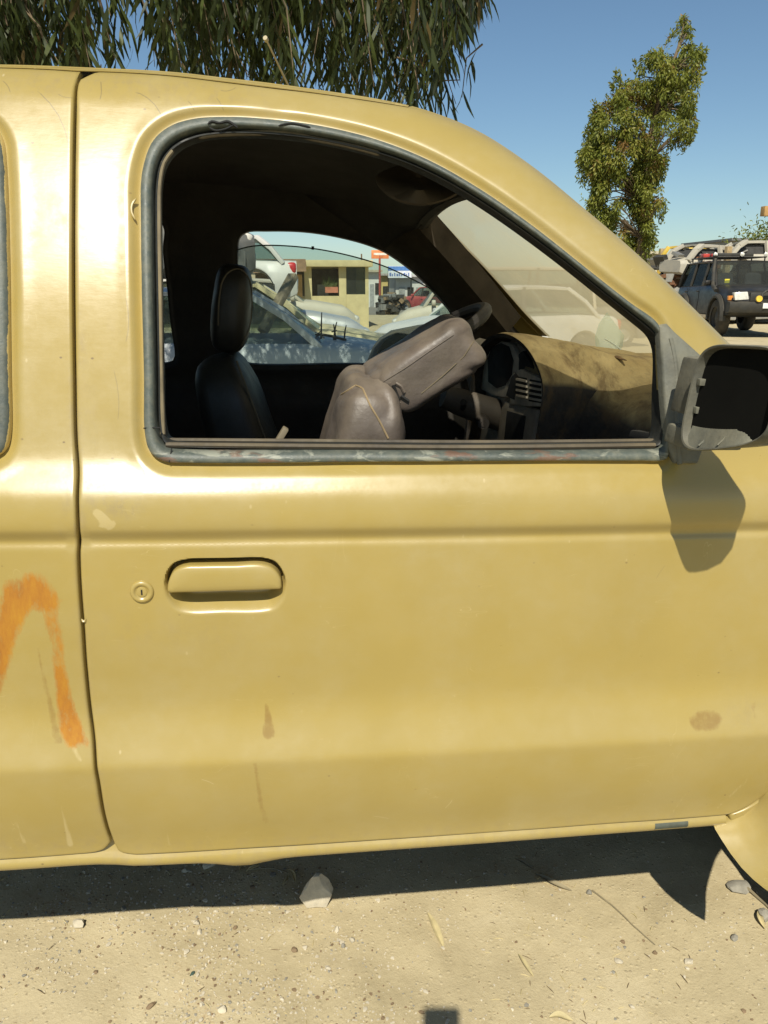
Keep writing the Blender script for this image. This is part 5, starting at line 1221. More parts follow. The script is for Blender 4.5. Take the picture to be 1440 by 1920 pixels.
# ---- porch kiosk
ki = empty('kiosk', (0, 27.5, 0), 0, 'low cream kiosk with a flat roof, brown awning and dark open porch', 'kiosk')
def K(px, py, y=27.5): p = at_y(px, py, y); return Vector((p.x, y - 27.5, p.z))
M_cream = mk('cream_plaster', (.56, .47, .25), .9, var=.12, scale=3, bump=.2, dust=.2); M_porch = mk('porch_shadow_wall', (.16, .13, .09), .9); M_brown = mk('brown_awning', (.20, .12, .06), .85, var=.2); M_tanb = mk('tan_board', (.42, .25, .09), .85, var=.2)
x0, x1 = K(470, 500).x, K(691, 500).x; xp = K(642, 500).x; zr_ = K(600, 488).z
MB().box((x0 - .2, -.35, zr_ - .22), (x1 + .12, 4.2, zr_)).build('flat_roof', M_cream, ki, bevel=.02)
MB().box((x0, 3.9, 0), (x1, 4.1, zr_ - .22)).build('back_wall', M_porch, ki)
MB().box((x0, .0, 0), (xp, .16, K(600, 555).z)).build('low_wall', M_cream, ki)
for px in (577, 642): q = K(px, 500).x; MB().box((q - .13, -.02, 0), (q + .13, .22, zr_ - .22)).build('post', M_cream, ki, bevel=.01)
MB().box((xp + .13, .0, 0), (x1, .2, K(670, 552).z)).build('front_wall', M_cream, ki)
MB().box((xp + .14, .03, K(670, 552).z), (x1 - .12, .1, zr_ - .24)).build('window_pane', M_cglass, ki)
MB().box((x1 - .12, .0, K(670, 552).z), (x1, 4.0, zr_ - .22)).build('corner_post', M_cream, ki)
MB().box((x1 - .1, .2, 0), (x1, 4.0, 1.0)).build('side_wall', M_cream, ki)
m = MB(); a, b = K(470, 506), K(573, 503); m.prism([(a.x, -.9, a.z - .12), (b.x, -.9, b.z - .12), (b.x, -.36, zr_ - .03), (a.x, -.36, zr_ - .03)], (0, .05, .06)); m.build('awning', M_brown, ki)
m = MB(); a, b = K(528, 548), K(566, 515); m.box((a.x, -.12, 0), (b.x, -.05, b.z)); m.build('board', M_tanb, ki)
MB().box((K(610, 545).x, .02, K(610, 549).z), (K(634, 545).x, .25, K(610, 538).z)).build('planter_box', mk('terracotta', (.42, .16, .09), .8), ki)
m = MB()
for _ in range(60):
    p = K(random.uniform(611, 632), 538); p += Vector((0, .12, 0)); m.tube([p, p + Vector((random.gauss(0, .12), random.gauss(0, .05), random.uniform(.1, .4)))], [.02, .008], 3)
m.build('planter_leaves', mk('pot_plant', (.07, .09, .02), .8), ki)
MB().box((K(600, 540).x, 1.6, .1), (K(620, 540).x, 2.2, 1.5)).build('fridge', mk('white_fridge', (.5, .5, .46), .6), ki)

# ---- far street: sheds, signs, pole
def shed(label, px0, px1, pyt, y, depth, col, roofcol, open_=None, name='shed'):
    a, b = at_y(px0, pyt, y), at_y(px1, pyt, y); r_ = empty(name, ((a.x + b.x) / 2, y, 0), 0, label, name); w = (b.x - a.x) / 2; h = a.z
    MB().box((-w, 0, 0), (w, depth, h - .15)).build('wall', mk('shed_wall', col, .9, var=.15, scale=1.5, dust=.2), r_)
    MB().box((-w - .15, -.4, h - .15), (w + .15, depth + .2, h)).build('roof', mk('shed_roof', roofcol, .8, var=.2), r_)
    for (u0, u1, v0, v1, mt, nm) in open_ or ():
        MB().box((-w + 2 * w * u0, -.06, h * v0), (-w + 2 * w * u1, .02, h * v1)).build(nm, mt, r_)
    return r_
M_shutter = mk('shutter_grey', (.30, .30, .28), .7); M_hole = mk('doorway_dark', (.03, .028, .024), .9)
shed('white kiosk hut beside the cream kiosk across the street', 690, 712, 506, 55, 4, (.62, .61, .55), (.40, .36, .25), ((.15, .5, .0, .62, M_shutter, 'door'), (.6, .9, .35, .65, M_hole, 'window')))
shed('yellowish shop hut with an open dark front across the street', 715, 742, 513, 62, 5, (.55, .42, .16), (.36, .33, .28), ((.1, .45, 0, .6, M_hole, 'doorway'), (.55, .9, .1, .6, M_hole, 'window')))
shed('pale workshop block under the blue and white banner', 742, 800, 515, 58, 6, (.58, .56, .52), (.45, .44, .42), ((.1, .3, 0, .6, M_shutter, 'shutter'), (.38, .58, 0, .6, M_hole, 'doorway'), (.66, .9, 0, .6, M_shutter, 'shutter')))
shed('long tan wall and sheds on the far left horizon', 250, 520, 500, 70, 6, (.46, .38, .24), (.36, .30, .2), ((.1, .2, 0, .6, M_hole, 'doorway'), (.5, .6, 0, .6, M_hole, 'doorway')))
# sign on a red pole
p = at_y(712, 545, 52); sg = empty('pole_sign', (p.x, 52, 0), 0, 'tall orange-red sign board on a thin red pole', 'sign')
zt_ = at_y(712, 482, 52).z; MB().tube([(0, 0, 0), (0, 0, zt_ + .1)], .07, 8).build('pole', mk('red_pole', (.34, .07, .045), .6), sg)
MB().box((-.55, -.06, zt_ - .1), (.6, .06, at_y(712, 469, 52).z)).build('sign_board', mk('orange_sign', (.66, .22, .07), .6, var=.25, scale=2), sg, bevel=.02)
MB().box((-.40, -.07, zt_ + .12), (.45, -.055, zt_ + .26)).build('sign_stripe', mk('sign_white', (.7, .66, .55), .6), sg)
a, b = at_y(728, 521, 57.3), at_y(772, 499, 57.3); bn = empty('banner', ((a.x + b.x) / 2, 57.3, 0), 0, 'blue and white shop banner above the pale workshop', 'banner')
w = (b.x - a.x) / 2
MB().box((-w, 0, a.z), (w, .05, b.z)).build('cloth', mk('banner_white', (.66, .68, .70), .7), bn)
MB().box((-w, -.012, a.z + (b.z - a.z) * .62), (w, .0, b.z - .02)).build('blue_band', mk('banner_blue', (.08, .20, .45), .7), bn)
m = MB()
for k in range(9): m.box((-w * .9 + k * w * .2, -.012, a.z + .12), (-w * .9 + k * w * .2 + w * (.10 if k % 3 else .15), -.002, a.z + (.28 if k % 2 else .36)))
m.build('banner_lettering', mk('banner_ink', (.10, .16, .36), .7), bn)
for s_ in (-1, 1): MB().tube([(s_ * w * .97, .08, 0), (s_ * w * .97, .08, b.z)], .05, 6).build('banner_post', M_blackp, bn)
# heap of scrap at the street edge
m = MB()
for _ in range(150):
    p = at_y(random.uniform(712, 762), 552, 41 + random.uniform(-1, 1)); zz = random.random() ** 1.6 * 1.0; q = Vector((p.x, p.y, .05 + zz * (1 - abs(p.x - at_y(738, 552, 41).x) * .5 / 1.2)))
    if q.z < .05: q.z = .08
    s_ = random.uniform(.08, .3); m.box((-s_, -s_ * .5, -s_ * .4), (s_, s_ * .5, s_ * .4), random.choice((0, 0, 1, 2)), Matrix.Translation(q) @ Matrix.Rotation(random.random() * 6, 4, 'Z') @ Matrix.Rotation(random.random() * 2, 4, 'X'))
tag(m.build('scrap_heap', [M_blackp, M_rim, M_rockb]), 'dark heap of scrap parts beside the street under the banner', 'scrap heap', kind='stuff')
# thin poles on the horizon
for px, y, top_, lb in ((678, 60, 476, 'thin bare pole behind the cream kiosk roof'), ):
    p = at_y(px, 500, y); tag(MB().tube([(p.x, y, 0), (p.x, y, at_y(px, top_, y).z)], .06, 6).build('pole', M_bark), lb, 'pole')

# ---- dark off-road wagon on the right
gw = ground(1357, 630)
M_suv = car_paint('charcoal_paint', (.012, .012, .012), .36, .07, 0, .28)
sx_, sy_ = gw.x + .78 * 1.2 + .22, gw.y + 1.38 * 1.2 - .1
suv = car('off_road_wagon', 'dark grey lifted off-road wagon with roof rack parked at the right edge', 'car', (sx_, sy_, 0), R(-101), M_suv, L=4.6, Wd=1.86, H=1.86, wr=.45, tw=.27, rim=M_blackp, sideglass=M_tint, sill=.48, ax=(-1.35, 1.38),
          top=((-2.3, 1.05), (-2.2, 1.20), (.85, 1.24), (1.0, 1.22), (1.9, 1.13), (2.2, 1.05), (2.3, .92)), gh=(-2.2, -2.05, .25, .92), pillars=(-1.15, -.15), lamps=False)
suv.scale = (1.2, 1.2, 1.2)
for s_ in (1, -1):
    m = MB(); m.prism([(2.16, s_ * .52, .90), (2.16, s_ * .84, .88), (2.10, s_ * .86, 1.06), (2.14, s_ * .56, 1.08)], (.16, 0, 0)); h_ = m.build('headlight', M_lamp, suv, bevel=.02)
    m = MB(); m.prism([(2.10, s_ * .84, .88), (2.02, s_ * .925, .88), (2.00, s_ * .925, .98), (2.10, s_ * .84, .99)], (.10, 0, 0)); m.build('indicator', M_amber, suv, bevel=.01)
    for a in (-1.35, 1.38):
        m = MB(); secs = []
        for t in np.linspace(R(-8), R(188), 20):
            secs.append([(a + r_ * math.cos(t), s_ * yy, .46 + r_ * math.sin(t)) for r_, yy in ((.47, .86), (.47, 1.0), (.52, 1.005), (.57, .95), (.56, .88))])
        m.loft(secs); m.build('arch_flare', M_blackp, suv, smooth=50)
MB().box((2.26, -.5, .86), (2.34, .5, 1.06)).build('grille', M_blackp, suv, bevel=.015)
m = MB(); m.loft([[(2.30 - .18 * (abs(y) / .95) ** 2.5 + dx, y, z) for dx, z in ((-.05, .58), (.16, .60), (.22, .70), (.20, .84), (.0, .86))] for y in np.linspace(-.95, .95, 11)]); m.build('steel_bumper', M_blackp, suv, smooth=40)
m = MB()
for s_ in (-1, 1): m.tube([(2.48, s_ * .30, .82), (2.47, s_ * .28, 1.04), (2.47, s_ * .2, 1.10)], .028, 8)
m.tube([(2.47, -.2, 1.10), (2.47, .2, 1.10)], .028, 8); m.build('bull_bar', M_blackp, suv)
for y in (-.36, .36): m = MB(); m.lathe([(.001, 0), (.07, 0), (.075, .02), (.07, .06), (.001, .06)], Matrix.Translation((2.47, y, .92)) @ Matrix.Rotation(R(90), 4, 'Y'), 14); m.build('spot_lamp', mk('yellow_lamp', (.75, .50, .06), .3), suv)
pl = MB().box((2.515, -.26, .70), (2.53, .26, .82)).build('number_plate', mk('plate_white', (.72, .72, .68), .5), suv, bevel=.004)
def text(name, s, size, M, mat, parent, ext=.003):
    cu = bpy.data.curves.new(name, 'FONT'); cu.body = s; cu.size = size; cu.align_x = 'CENTER'; cu.align_y = 'CENTER'; cu.extrude = ext
    o = bpy.data.objects.new('tmp', cu); COL.objects.link(o); bpy.context.view_layer.update()
    me = bpy.data.meshes.new_from_object(o.evaluated_get(bpy.context.evaluated_depsgraph_get())); COL.objects.unlink(o); bpy.data.objects.remove(o)
    me.transform(M); return link_mesh(name, me, mat, parent)
text('plate_digits', '27-11', .10, Matrix.Translation((2.533, .0, .76)) @ Matrix.Rotation(R(90), 4, 'Z') @ Matrix.Rotation(R(90), 4, 'X'), M_blackp, pl)
m = MB(); m.tube([(2.44, .40, .60), (2.52, .40, .57), (2.54, .40, .62)], .02, 8); m.build('tow_hook', mk('red_hook', (.55, .05, .03), .4), suv)
# snorkel up the pillar, roof rack, red lamps, screen sticker, wipers
m = MB(); m.tube([(1.2, -.93, 1.10), (.95, -.94, 1.22), (.55, -.83, 1.62), (.30, -.74, 1.88), (.32, -.74, 1.96)], [.05, .05, .045, .045, .06], 10); m.build('snorkel', M_blackp, suv, smooth=50)
m = MB()
for y in (-.66, .66): m.tube([(-1.9, y, 1.94), (.0, y, 1.94)], .02, 6)
for x in np.linspace(-1.9, .0, 7): m.tube([(x, -.66, 1.94), (x, .66, 1.94)], .014, 6)
for x in (-1.8, -1.0, -.1):
    for y in (-.66, .66): m.tube([(x, y, 1.84), (x, y, 1.94)], .018, 6)
m.build('roof_rack', M_blackp, suv)
for k in range(5): MB().box((-1.35 + .02, -.62 + k * .22, 1.95), (-1.05, -.45 + k * .22, 2.06)).build('red_canister', mk('red_plastic', (.55, .06, .04), .4), suv, bevel=.02)
MB().box((-.55, -.55, 1.95), (-.05, .35, 2.04)).build('rack_box', M_blackp, suv, bevel=.02)
for y in (-.66, .02, .62): m = MB(); m.lathe([(.001, 0), (.05, 0), (.055, .03), (.001, .06)], Matrix.Translation((.02, y, 2.0)) @ Matrix.Rotation(R(90), 4, 'Y'), 12); m.build('rack_lamp', M_lamp, suv)
MB().box((.80, -.62, 1.28), (.83, -.50, 1.38), 0).build('screen_sticker', mk('sticker_yellow', (.75, .62, .05), .5), suv)

# ---- junk cab shells piled behind the wagon
G_SH = 'stripped car shells piled behind the wagon'
WH = car_paint('weathered_white', (.44, .41, .34), .6, .6); BG = car_paint('weathered_beige', (.34, .29, .21), .6, .6); GY = car_paint('weathered_grey', (.26, .26, .24), .6, .5); YL = car_paint('cab_yellow', (.66, .46, .06), .5, .3)
tp_ = ((-1.9, .75), (-1.2, .88), (.8, .88), (1.3, .82), (1.9, .66))
for i, (px, y, z, rz, pt, lb) in enumerate(((1330, 31, 1.68, 8, WH, 'white stripped car shell on top of the pile, just left of the pile centre'), (1425, 30, 1.78, -6, WH, 'white stripped car shell on top of the pile at the right edge'), (1300, 36, 1.25, 30, BG, 'beige stripped shell on the pile behind the yellow cab'),
        (1310, 30.5, 0, 0, GY, 'grey stripped shell at the bottom of the pile, left'), (1385, 29.5, 0, 12, BG, 'beige stripped shell at the bottom of the pile, middle'), (1450, 28.5, 0, -8, GY, 'grey stripped shell at the bottom of the pile, right edge'), (1378, 32.5, 1.45, 95, GY, 'grey stripped shell end-on between the two white ones'))):
    p = at_y(px, 500, y); car('car_shell', lb, 'car shell', (p.x, y, z), R(rz), pt, L=3.9, ax=(-1.15, 1.15), top=tp_, gh=(-1.65, -1.0, .25, .95), H=1.42, glass=False, wheels=False, lamps=False, group=G_SH, pw=2.4, pillars=(-.1,), tilt=(R(random.uniform(-3, 3)), R(random.uniform(-3, 3))))
p = at_y(1278, 500, 33); yc = car('truck_cab', 'yellow truck cab roof showing above the pile left of the white shells', 'truck cab', (p.x, 33, 1.55), R(-150), YL, L=1.7, Wd=1.5, ax=(), arch=False, wr=.3, pw=2.6, top=((-.85, .72), (.5, .75), (.85, .70)), gh=(-.82, -.62, .30, .65), H=1.62, sill=.25, glass=False, wheels=False, lamps=False, pillars=(-.2,))
p = at_y(1278, 520, 33.0); tag(MB().box((p.x - 1.0, 32.0, 0), (p.x + .8, 34.0, 1.78)).build('steel_crate', mk('rusty_steel', (.26, .14, .07), .8, var=.35, scale=4), bevel=.02), 'rusty steel crate carrying the yellow truck cab', 'crate')
for px, y, t_, lb in ((1238, 34, 466, 'timber post left of the yellow truck cab'), (1362, 28.3, 462, 'timber post standing in front of the white shells')):
    p = at_y(px, 500, y); tag(MB().box((p.x - .1, y - .1, 0), (p.x + .1, y + .1, at_y(px, t_, y).z)).build('timber_post', mk('post_wood', (.34, .25, .13), .9, var=.3), bevel=.01), lb, 'post')
shed('cream yard wall behind the leaning tree, left of the yellow cab', 1190, 1236, 471, 44, 6, (.60, .54, .38), (.5, .44, .3), None, 'yard_wall')
shed('flat dark shed roof above the junk pile at the right edge', 1370, 1480, 447, 48, 6, (.40, .36, .28), (.16, .16, .15), ((.1, .4, .2, .8, M_hole, 'doorway'),))
p = at_y(1452, 400, 40); fl = empty('floodlight_mast', (p.x, 40, 0), 0, 'tan lamp box on a mast just entering at the right edge', 'mast')
MB().tube([(0, 0, 0), (0, 0, p.z)], .08, 8).build('mast', M_bark, fl); MB().box((-.7, -.2, p.z - .15), (.3, .2, p.z + .35)).build('lamp_box', M_tanb, fl, bevel=.03)

# loose scrap packed through the pile
m = MB()
for _ in range(420):
    px = random.uniform(1225, 1500); y = random.uniform(29.5, 36.5); p = at_y(px, 500, y); z = random.random() ** 1.1 * 2.7; s_ = random.uniform(.08, .38)
    m.box((-s_, -s_ * .7, -s_ * random.uniform(.05, .5)), (s_, s_ * .7, s_ * .2), random.choice((0, 0, 0, 1, 2, 2, 3)), Matrix.Translation((p.x, p.y, z)) @ Matrix.Rotation(random.random() * 6, 4, 'Z') @ Matrix.Rotation(random.random() * 3, 4, 'X'))
for _ in range(60):
    px = random.uniform(1240, 1500); y = random.uniform(29, 33); p = at_y(px, 500, y); z = random.uniform(.2, 2.6); m.tube([(p.x, p.y, z), (p.x + random.gauss(0, .4), p.y, z + random.gauss(.1, .4)), (p.x + random.gauss(0, .7), p.y + .1, z + random.gauss(0, .4))], .03, 5, random.choice((0, 1, 3)))
tag(m.build('scrap_heap', [M_blackp, M_rim, mk('rust_scrap', (.16, .075, .035), .9), GY, WH]), 'jumbled loose scrap packed between the stripped shells behind the wagon', 'scrap', kind='stuff')
# vehicles glimpsed through the dusty windscreen
p = at_y(905, 560, 15.5); car('van', 'beige van seen dimly through the dusty windscreen, left', 'van', (p.x + .4, 16.4, 0), R(170), car_paint('beige_paint', (.50, .46, .36), .5, .5), L=4.4, Wd=1.8, top=((-2.2, 1.0), (1.4, 1.05), (1.9, .92), (2.2, .7)), gh=(-2.18, -2.05, .9, 1.5), H=1.85, pillars=(-.9, .4), ax=(-1.4, 1.4), wr=.33)
p = at_y(1060, 560, 17); car('sedan', 'dark sedan seen dimly through the dusty windscreen, right of the beige van', 'car', (p.x + .3, 18, 0), R(185), car_paint('dark_grey_paint', (.085, .095, .10), .5, .4), gh=(-1.6, -1.0, .30, 1.0), H=1.5, pillars=(-.05,), group=G_WRECK)
# the phone that took the picture; its shadow falls on the sand at the bottom edge
ph_ = empty('phone', tuple(CAM_LOC), 0, 'phone held up to take the picture, its shadow at the bottom edge', 'phone')
Mp = Matrix((CR, CU, -CF)).transposed().to_4x4()
MB().box((-.038, -.145, .006), (.038, .042, .014), 0, Mp).build('phone_body', M_blackp, ph_, bevel=.004)
MB().box((-.035, -.140, .0142), (.035, .038, .0150), 0, Mp).build('screen', mk('phone_screen', (.01, .01, .012), .15), ph_)
# ================================================================ TREES
def leaf_mat(name, cols, trans=.35, rough=.5):
    m, nt, b, tc = base_mat(name); out = nt.nodes['Material Output']
    at = nd(nt, 'ShaderNodeAttribute', attribute_name='tone').outputs['Fac']
    c = ramp(nt, at, cols); nt.links.new(c, b.inputs['Base Color']); b.inputs['Roughness'].default_value = rough; b.inputs['Specular IOR Level'].default_value = .35
    tl = nd(nt, 'ShaderNodeBsdfTranslucent'); nt.links.new(mixc(nt, .6, c, (.16, .17, .02)), tl.inputs[0])
    mx = nd(nt, 'ShaderNodeMixShader'); mx.inputs[0].default_value = trans
    nt.links.new(b.outputs[0], mx.inputs[1]); nt.links.new(tl.outputs[0], mx.inputs[2]); nt.links.new(mx.outputs[0], out.inputs[0]); return m
def leaves_mesh(name, P, D, Nn, Ln, Wd_, tone, mat, parent=None, link=True):
    """narrow curved leaves: P base, D direction, Nn face normal, lengths, widths -> one mesh of 4-quad blades"""
    n = len(P); S_ = np.cross(D, Nn); S_ /= np.linalg.norm(S_, axis=1)[:, None] + 1e-9
    ts = (0, .22, .55, .82, 1.0); ws = (.18, .85, 1.0, .55, .04); V = np.empty((n, 10, 3)); droop = np.array([0, 0, -1.0])
    for k, (t, w) in enumerate(zip(ts, ws)):
        c = P + D * (Ln * t)[:, None] + Nn * (Ln * .10 * math.sin(t * 3))[:, None] + droop * (Ln * .10 * t * t)[:, None]
        V[:, 2 * k] = c + S_ * (Wd_ * w * .5)[:, None]; V[:, 2 * k + 1] = c - S_ * (Wd_ * w * .5)[:, None]
    F = np.array([[2 * k, 2 * k + 1, 2 * k + 3, 2 * k + 2] for k in range(4)])[None] + (np.arange(n) * 10)[:, None, None]
    me = bpy.data.meshes.new(name); me.from_pydata(V.reshape(-1, 3).tolist(), [], F.reshape(-1, 4).tolist()); me.shade_smooth()
    a = me.attributes.new('tone', 'FLOAT', 'POINT'); a.data.foreach_set('value', np.repeat(tone, 10).astype(np.float32)); me.materials.append(mat)
    if not link: return me
    return link_mesh(name, me, mat if False else None, parent)
def unit(v): return v / (np.linalg.norm(v, axis=-1, keepdims=True) + 1e-9)

# ---- drooping gum tree just beyond the cab
TRY = 4.6
gum = empty('gum_tree', (-2.35, TRY, 0), 0, 'drooping narrow-leaved gum tree hanging over the cab roof at upper left', 'tree')
OG_ = Vector((-2.35, TRY, 0))
M_gleaf = leaf_mat('gum_leaves', [(0, (.018, .026, .008)), (.5, (.040, .054, .014)), (.8, (.085, .108, .026)), (1, (.13, .085, .035))], .25)
M_gbark = mk('gum_bark', (.17, .125, .075), .9, var=.35, scale=6, bump=.5, bscale=30)
base = at_y(52, 150, TRY) - OG_
MB().tube([(base.x + .10, 0, 0), (base.x + .03, 0, 1.0), (base.x, 0, 2.0), (base.x - .03, .0, 2.8), (base.x - .15, .0, 3.6), (base.x + .1, .05, 4.6)], [.30, .25, .21, .185, .16, .10], 14).build('trunk', M_gbark, gum, jit=.02)
B = [((base.x + .0, 0, 2.6), (.55, -.1, 3.5), (1.5, -.3, 4.0), (2.6, -.4, 3.9), (3.9, -.5, 3.55)), ((base.x, 0, 3.0), (-.6, .1, 3.7), (-1.3, .2, 3.9)), ((base.x, 0, 3.4), (.8, .6, 4.4), (2.0, .9, 4.9), (3.2, .9, 4.7)), ((.2, 0, 3.0), (1.0, -.7, 4.2), (2.3, -1.2, 4.6), (3.3, -1.4, 4.3)), ((base.x + .1, 0, 4.2), (.2, -.5, 5.2), (.4, -1.0, 5.4))]
m = MB()
for b_ in B:
    q = smooth_curve(np.array(b_), .15); m.tube([tuple(p) for p in q], [max(.012, .085 * (1 - .85 * i / len(q))) for i in range(len(q))], 8)
m.build('branches', M_gbark, gum)
# hanging sprays: lower ends follow the ragged hem of the crown
hem = [(-500, 300), (-100, 250), (0, 190), (60, 170), (130, 158), (200, 150), (238, 118), (248, 60), (262, 30), (280, 60), (296, 110), (330, 150), (420, 190), (520, 205), (640, 225), (740, 245), (800, 195), (835, 120), (862, 60), (905, 12), (925, -60), (960, -150)]
LP, LD, LN, LL, LW, LT, LPX = [], [], [], [], [], [], []; tw = MB(); ns = 0
def spray(px, py_end, y, ln, nleaf, lean=0.0):
    """a twig hanging from above down to the pixel given, with leaves alternately along it"""
    end = np.array(at_y(px, py_end, y) - OG_); top = end + np.array([random.gauss(-.10 + lean, .12), random.gauss(0, .12), ln])
    mid = (end + top) / 2 + np.array([random.gauss(0, .05), random.gauss(0, .05), .06]); ph = random.random() * 6.28
    if random.random() < .55: tw.tube([tuple(top), tuple(mid), tuple(end)], [.006, .004, .002], 4)
    tn = .25 + .5 * random.random() ** 1.6
    for k in range(nleaf):
        t = (k + random.random()) / nleaf; t = .12 + .88 * t; p = (1 - t) ** 2 * top + 2 * t * (1 - t) * mid + t * t * end
        a = ph + k * 2.4; sp = random.uniform(.25, .75)
        d = np.array([math.cos(a) * sp, math.sin(a) * sp, -1.0]); LP.append(p); LD.append(d / np.linalg.norm(d)); n_ = np.array([math.sin(a * 1.7 + k), math.cos(a * 2.1), .25]); LN.append(n_ / np.linalg.norm(n_))
        LL.append(random.uniform(.11, .21)); LW.append(random.uniform(.016, .027)); tt = tn + random.gauss(0, .13); LT.append(min(.82, max(0, tt)) if random.random() > .045 else .98)
for _ in range(760):
    px = random.uniform(-420, 930)
    dens = .03 if 224 < px < 312 else (.5 if 95 < px < 240 else 1.0)
    if random.random() > dens: continue
    hy = interp(hem, px) + random.gauss(0, 10); u = random.random() ** .8
    dy_ = random.gauss(-.15, .75)
    if 15 < px < 100 and dy_ < .2 and random.random() < .7: dy_ = .5 + random.random() * .5
    spray(px, hy - u * 330, TRY + dy_, random.uniform(.45, .95), random.randint(12, 20))
for _ in range(150):                                   # hem itself: distinct tassels
    px = random.choice((random.uniform(-40, 226), random.uniform(308, 860), random.uniform(800, 915)))
    spray(px, interp(hem, px) + random.uniform(-35, 6), TRY + random.gauss(-.4, .35), random.uniform(.35, .8), random.randint(10, 16))
for k in range(7): spray(800 + k * 11, 198 - abs(k - 4) * 5 + random.uniform(-6, 6), TRY - .5, .16 + .02 * k, 5, -.02)      # outlying sprig at the right
tw.tube([tuple(at_y(770, 168, TRY - .5) - OG_), tuple(at_y(810, 152, TRY - .5) - OG_), tuple(at_y(862, 150, TRY - .5) - OG_)], [.006, .005, .003], 5)
for px, py in ((245, 60), (258, 80), (290, 95), (268, 20)): spray(px, py + 30, TRY + .2, .5, 5)
for _ in range(800):                                    # unseen upper sprays, added towards the sun to shade the crown
    u = random.random(); spray(random.uniform(-500, 1000), -300 - 800 * u, TRY + random.gauss(-.75, .7), random.uniform(.6, 1.1), random.randint(9, 14))
tag(tw.build('twigs', M_gbark, gum, recalc=False), kind='stuff')
LP, LD, LN, LL, LW, LT = map(np.array, (LP, LD, LN, LL, LW, LT)); LN = unit(LN - LD * (LN * LD).sum(1, keepdims=True))
# the 300 leaves that show largest and nearest are single pieces; the rest is one mass
wp = LP + np.array(OG_); q_ = wp - np.array(CAM_LOC); dz_ = q_ @ np.array(CF); ppx = 720 + FPX * (q_ @ np.array(CR)) / dz_; ppy = 960 - FPX * (q_ @ np.array(CU)) / dz_
vis = (ppx > -10) & (ppx < 950) & (ppy > 0) & (ppy < np.interp(ppx, [0, 320, 600, 860], [105, 118, 150, 190])); score = np.where(vis, LL / dz_, 0); pick = np.argsort(-score)[:290]; rest = np.ones(len(LP), bool); rest[pick] = False
o = leaves_mesh('foliage', LP[rest], LD[rest], LN[rest], LL[rest], LW[rest], LT[rest], M_gleaf, gum); o['kind'] = 'stuff'
one = [leaves_mesh('leaf', np.zeros((1, 3)), np.array([[0, 0, -1.0]]), np.array([[0, -1.0, 0]]), np.array([1.0]), np.array([.11]), np.array([tn_]), M_gleaf, link=False) for tn_ in (.2, .4, .55, .75, .98)]
for i in pick:
    z_ = -Vector(LD[i]); y_ = -Vector(LN[i]); x_ = y_.cross(z_); Mx = Matrix((x_, y_, z_)).transposed().to_4x4(); s_ = float(LL[i]) * 1.05
    o = bpy.data.objects.new('leaf', one[int(np.argmin(abs(np.array((.2, .4, .55, .75, .98)) - LT[i])))]); COL.objects.link(o); o.parent = gum
    o.matrix_local = Matrix.Translation(Vector(LP[i])) @ Mx @ Matrix.Diagonal((s_, s_, s_, 1))

# ---- leaning conical tree on the right
TY = 21.0
prof = [(26, 1280, 1288), (60, 1266, 1292), (85, 1248, 1306), (100, 1226, 1324), (125, 1190, 1320), (150, 1160, 1312), (200, 1122, 1298), (240, 1106, 1296), (265, 1100, 1292), (285, 1094, 1262), (310, 1086, 1246), (340, 1088, 1242), (380, 1098, 1248), (420, 1128, 1240), (450, 1160, 1226), (480, 1180, 1218), (540, 1190, 1212)]
tb = at_y(1205, 560, TY); wt = empty('leaning_tree', (tb.x, TY, 0), 0, 'leaning ragged evergreen tree standing alone against the sky at upper right', 'tree'); OW = Vector((tb.x, TY, 0))
M_wleaf = leaf_mat('evergreen_leaves', [(0, (.045, .062, .014)), (.35, (.115, .145, .022)), (.7, (.23, .245, .038)), (.88, (.28, .26, .05)), (1, (.22, .125, .035))], .35)
tk = [at_y(1205, 560, TY), at_y(1204, 450, TY), at_y(1208, 380, TY), at_y(1216, 300, TY), at_y(1226, 220, TY), at_y(1250, 150, TY), at_y(1272, 90, TY), at_y(1282, 45, TY)]
tk = [p - OW for p in tk]; tk[0].z = 0
m = MB(); m.tube([tuple(p) for p in tk], [.17, .14, .12, .10, .08, .06, .04, .015], 9); m.build('trunk', M_gbark, wt)
CP, CD, CT = [], [], []; mb = MB()
pys = np.array([p[0] for p in prof]); pl_ = np.array([p[1] for p in prof]); pr_ = np.array([p[2] for p in prof])
ncl = 0
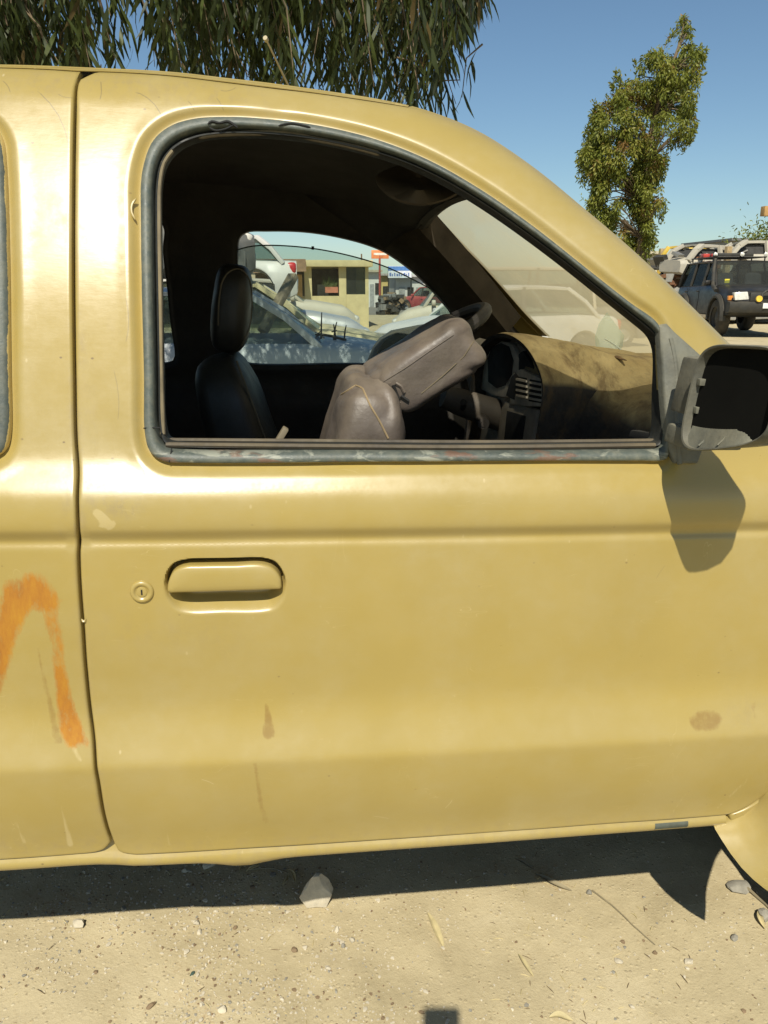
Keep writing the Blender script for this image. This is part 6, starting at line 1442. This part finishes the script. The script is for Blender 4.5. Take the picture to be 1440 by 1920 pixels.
while ncl < 460:
    py = random.uniform(34, 520); l, r_ = np.interp(py, pys, pl_), np.interp(py, pys, pr_); w = r_ - l
    if random.random() > (w + 14) / 190: continue
    u = random.betavariate(.8, .8); edge = 9 * (w > 60); l += max(-6, 34 * noise.noise(Vector((py / 21.0, 1.5, 0)))) * (w > 60); r_ -= max(-6, 34 * noise.noise(Vector((py / 19.0, 7.5, 0)))) * (w > 60); w = r_ - l; px = l + edge + (w - 2 * edge) * u; hw_ = w / 2 / FPX * (TY + 1.17); dy = random.uniform(-1, 1) * hw_ * math.sqrt(max(.05, 1 - (2 * u - 1) ** 2)) * .9
    c = np.array(at_y(px, py, TY) - OW) + np.array([0, dy, 0]); g_ = noise.noise(Vector((c[0] * 1.7, c[1] * 1.7, c[2] * 1.5 + 3))) + .5 * noise.noise(Vector((c[0] * 4, c[1] * 4, c[2] * 3.2)))
    if g_ < -.12 or (300 < py < 430 and 1150 < px < 1185 and random.random() < .8): continue
    ncl += 1; tone = .52 + .55 * g_ + random.gauss(0, .09); tone = tone if random.random() > .03 else .95
    ti = int(np.interp(c[2], [p.z for p in tk], range(len(tk)))); a = tk[min(ti, len(tk) - 1)]
    if random.random() < .5: mb.tube([tuple(a), tuple(Vector(a).lerp(Vector(c), .6) + Vector((0, 0, .12))), tuple(c)], [.024, .016, .006], 4)
    R0 = random.uniform(.09, .21) * (1 if w > 50 else .55)
    for _ in range(int(210 * (R0 / .24) ** 2)):
        d = rng.normal(size=3); d /= np.linalg.norm(d); rr = R0 * random.random() ** .42; el = 2.0 if d[2] < 0 else 1.0; p = c + d * rr * np.array([1, 1, el])
        dd = d * .5 + np.array([0, 0, -.55]) + rng.normal(size=3) * .35; CP.append(p); CD.append(dd / np.linalg.norm(dd)); CT.append(min(1, max(0, tone + random.gauss(0, .10) + .12 * d[2])))  # leaf tone lightened towards each clump's top: sunlit side put into the colour
for (ax_, ay_), n_ in (((1283, 30), 5), ((1262, 62), 4), ((1324, 104), 5), ((1298, 84), 4), ((1296, 262), 4), ((1246, 395), 4), ((1084, 302), 3), ((1104, 236), 3), ((1162, 146), 3)) + tuple(((float(np.interp(q_, pys, pl_)) - random.uniform(-4, 9), q_ - random.uniform(4, 16)) if random.random() < .5 else (float(np.interp(q_, pys, pr_)) + random.uniform(-4, 9), q_ - random.uniform(4, 16)), 2) for q_ in [random.uniform(110, 470) for _ in range(46)]):     # pointed tufts on the outline
    tip = np.array(at_y(ax_, ay_, TY) - OW); inn_ = np.array(at_y(ax_ + (1205 - ax_) * .22, ay_ + 26, TY) - OW)
    for k in range(n_ * 16):
        t = random.random(); p = tip * (1 - t) + inn_ * t + rng.normal(size=3) * .035 * (.4 + 1.6 * t); dd = (tip - inn_); dd = dd / np.linalg.norm(dd) + rng.normal(size=3) * .5; CP.append(p); CD.append(dd / np.linalg.norm(dd)); CT.append(random.gauss(.62, .18))
tag(mb.build('branches', M_gbark, wt, recalc=False), kind='stuff')
CP, CD, CT = np.array(CP), np.array(CD), np.clip(np.array(CT), 0, 1); CN = unit(np.cross(CD, rng.normal(size=CD.shape)))
o = leaves_mesh('foliage', CP, CD, CN, rng.uniform(.07, .13, len(CP)), rng.uniform(.026, .042, len(CP)), CT, M_wleaf, wt); o['kind'] = 'stuff'
# bush tips behind the pile at the right edge
sb = at_y(1436, 440, 42); bs = empty('shrub', (sb.x, 42, 0), 0, 'green treetop showing above the shed roof at the right edge', 'tree')
P = rng.normal(size=(1500, 3)) * np.array([.9, .9, .55]) + np.array([.2, 0, sb.z - .35]); D = unit(rng.normal(size=(1500, 3)) + np.array([0, 0, .3]))
MB().tube([(0, 0, 0), (.2, 0, sb.z - .4)], [.12, .05], 7).build('trunk', M_gbark, bs)
o = leaves_mesh('foliage', P, D, unit(np.cross(D, rng.normal(size=D.shape))), rng.uniform(.14, .26, 1500), rng.uniform(.05, .08, 1500), np.clip(rng.normal(.5, .2, 1500), 0, .85), M_wleaf, bs); o['kind'] = 'stuff'
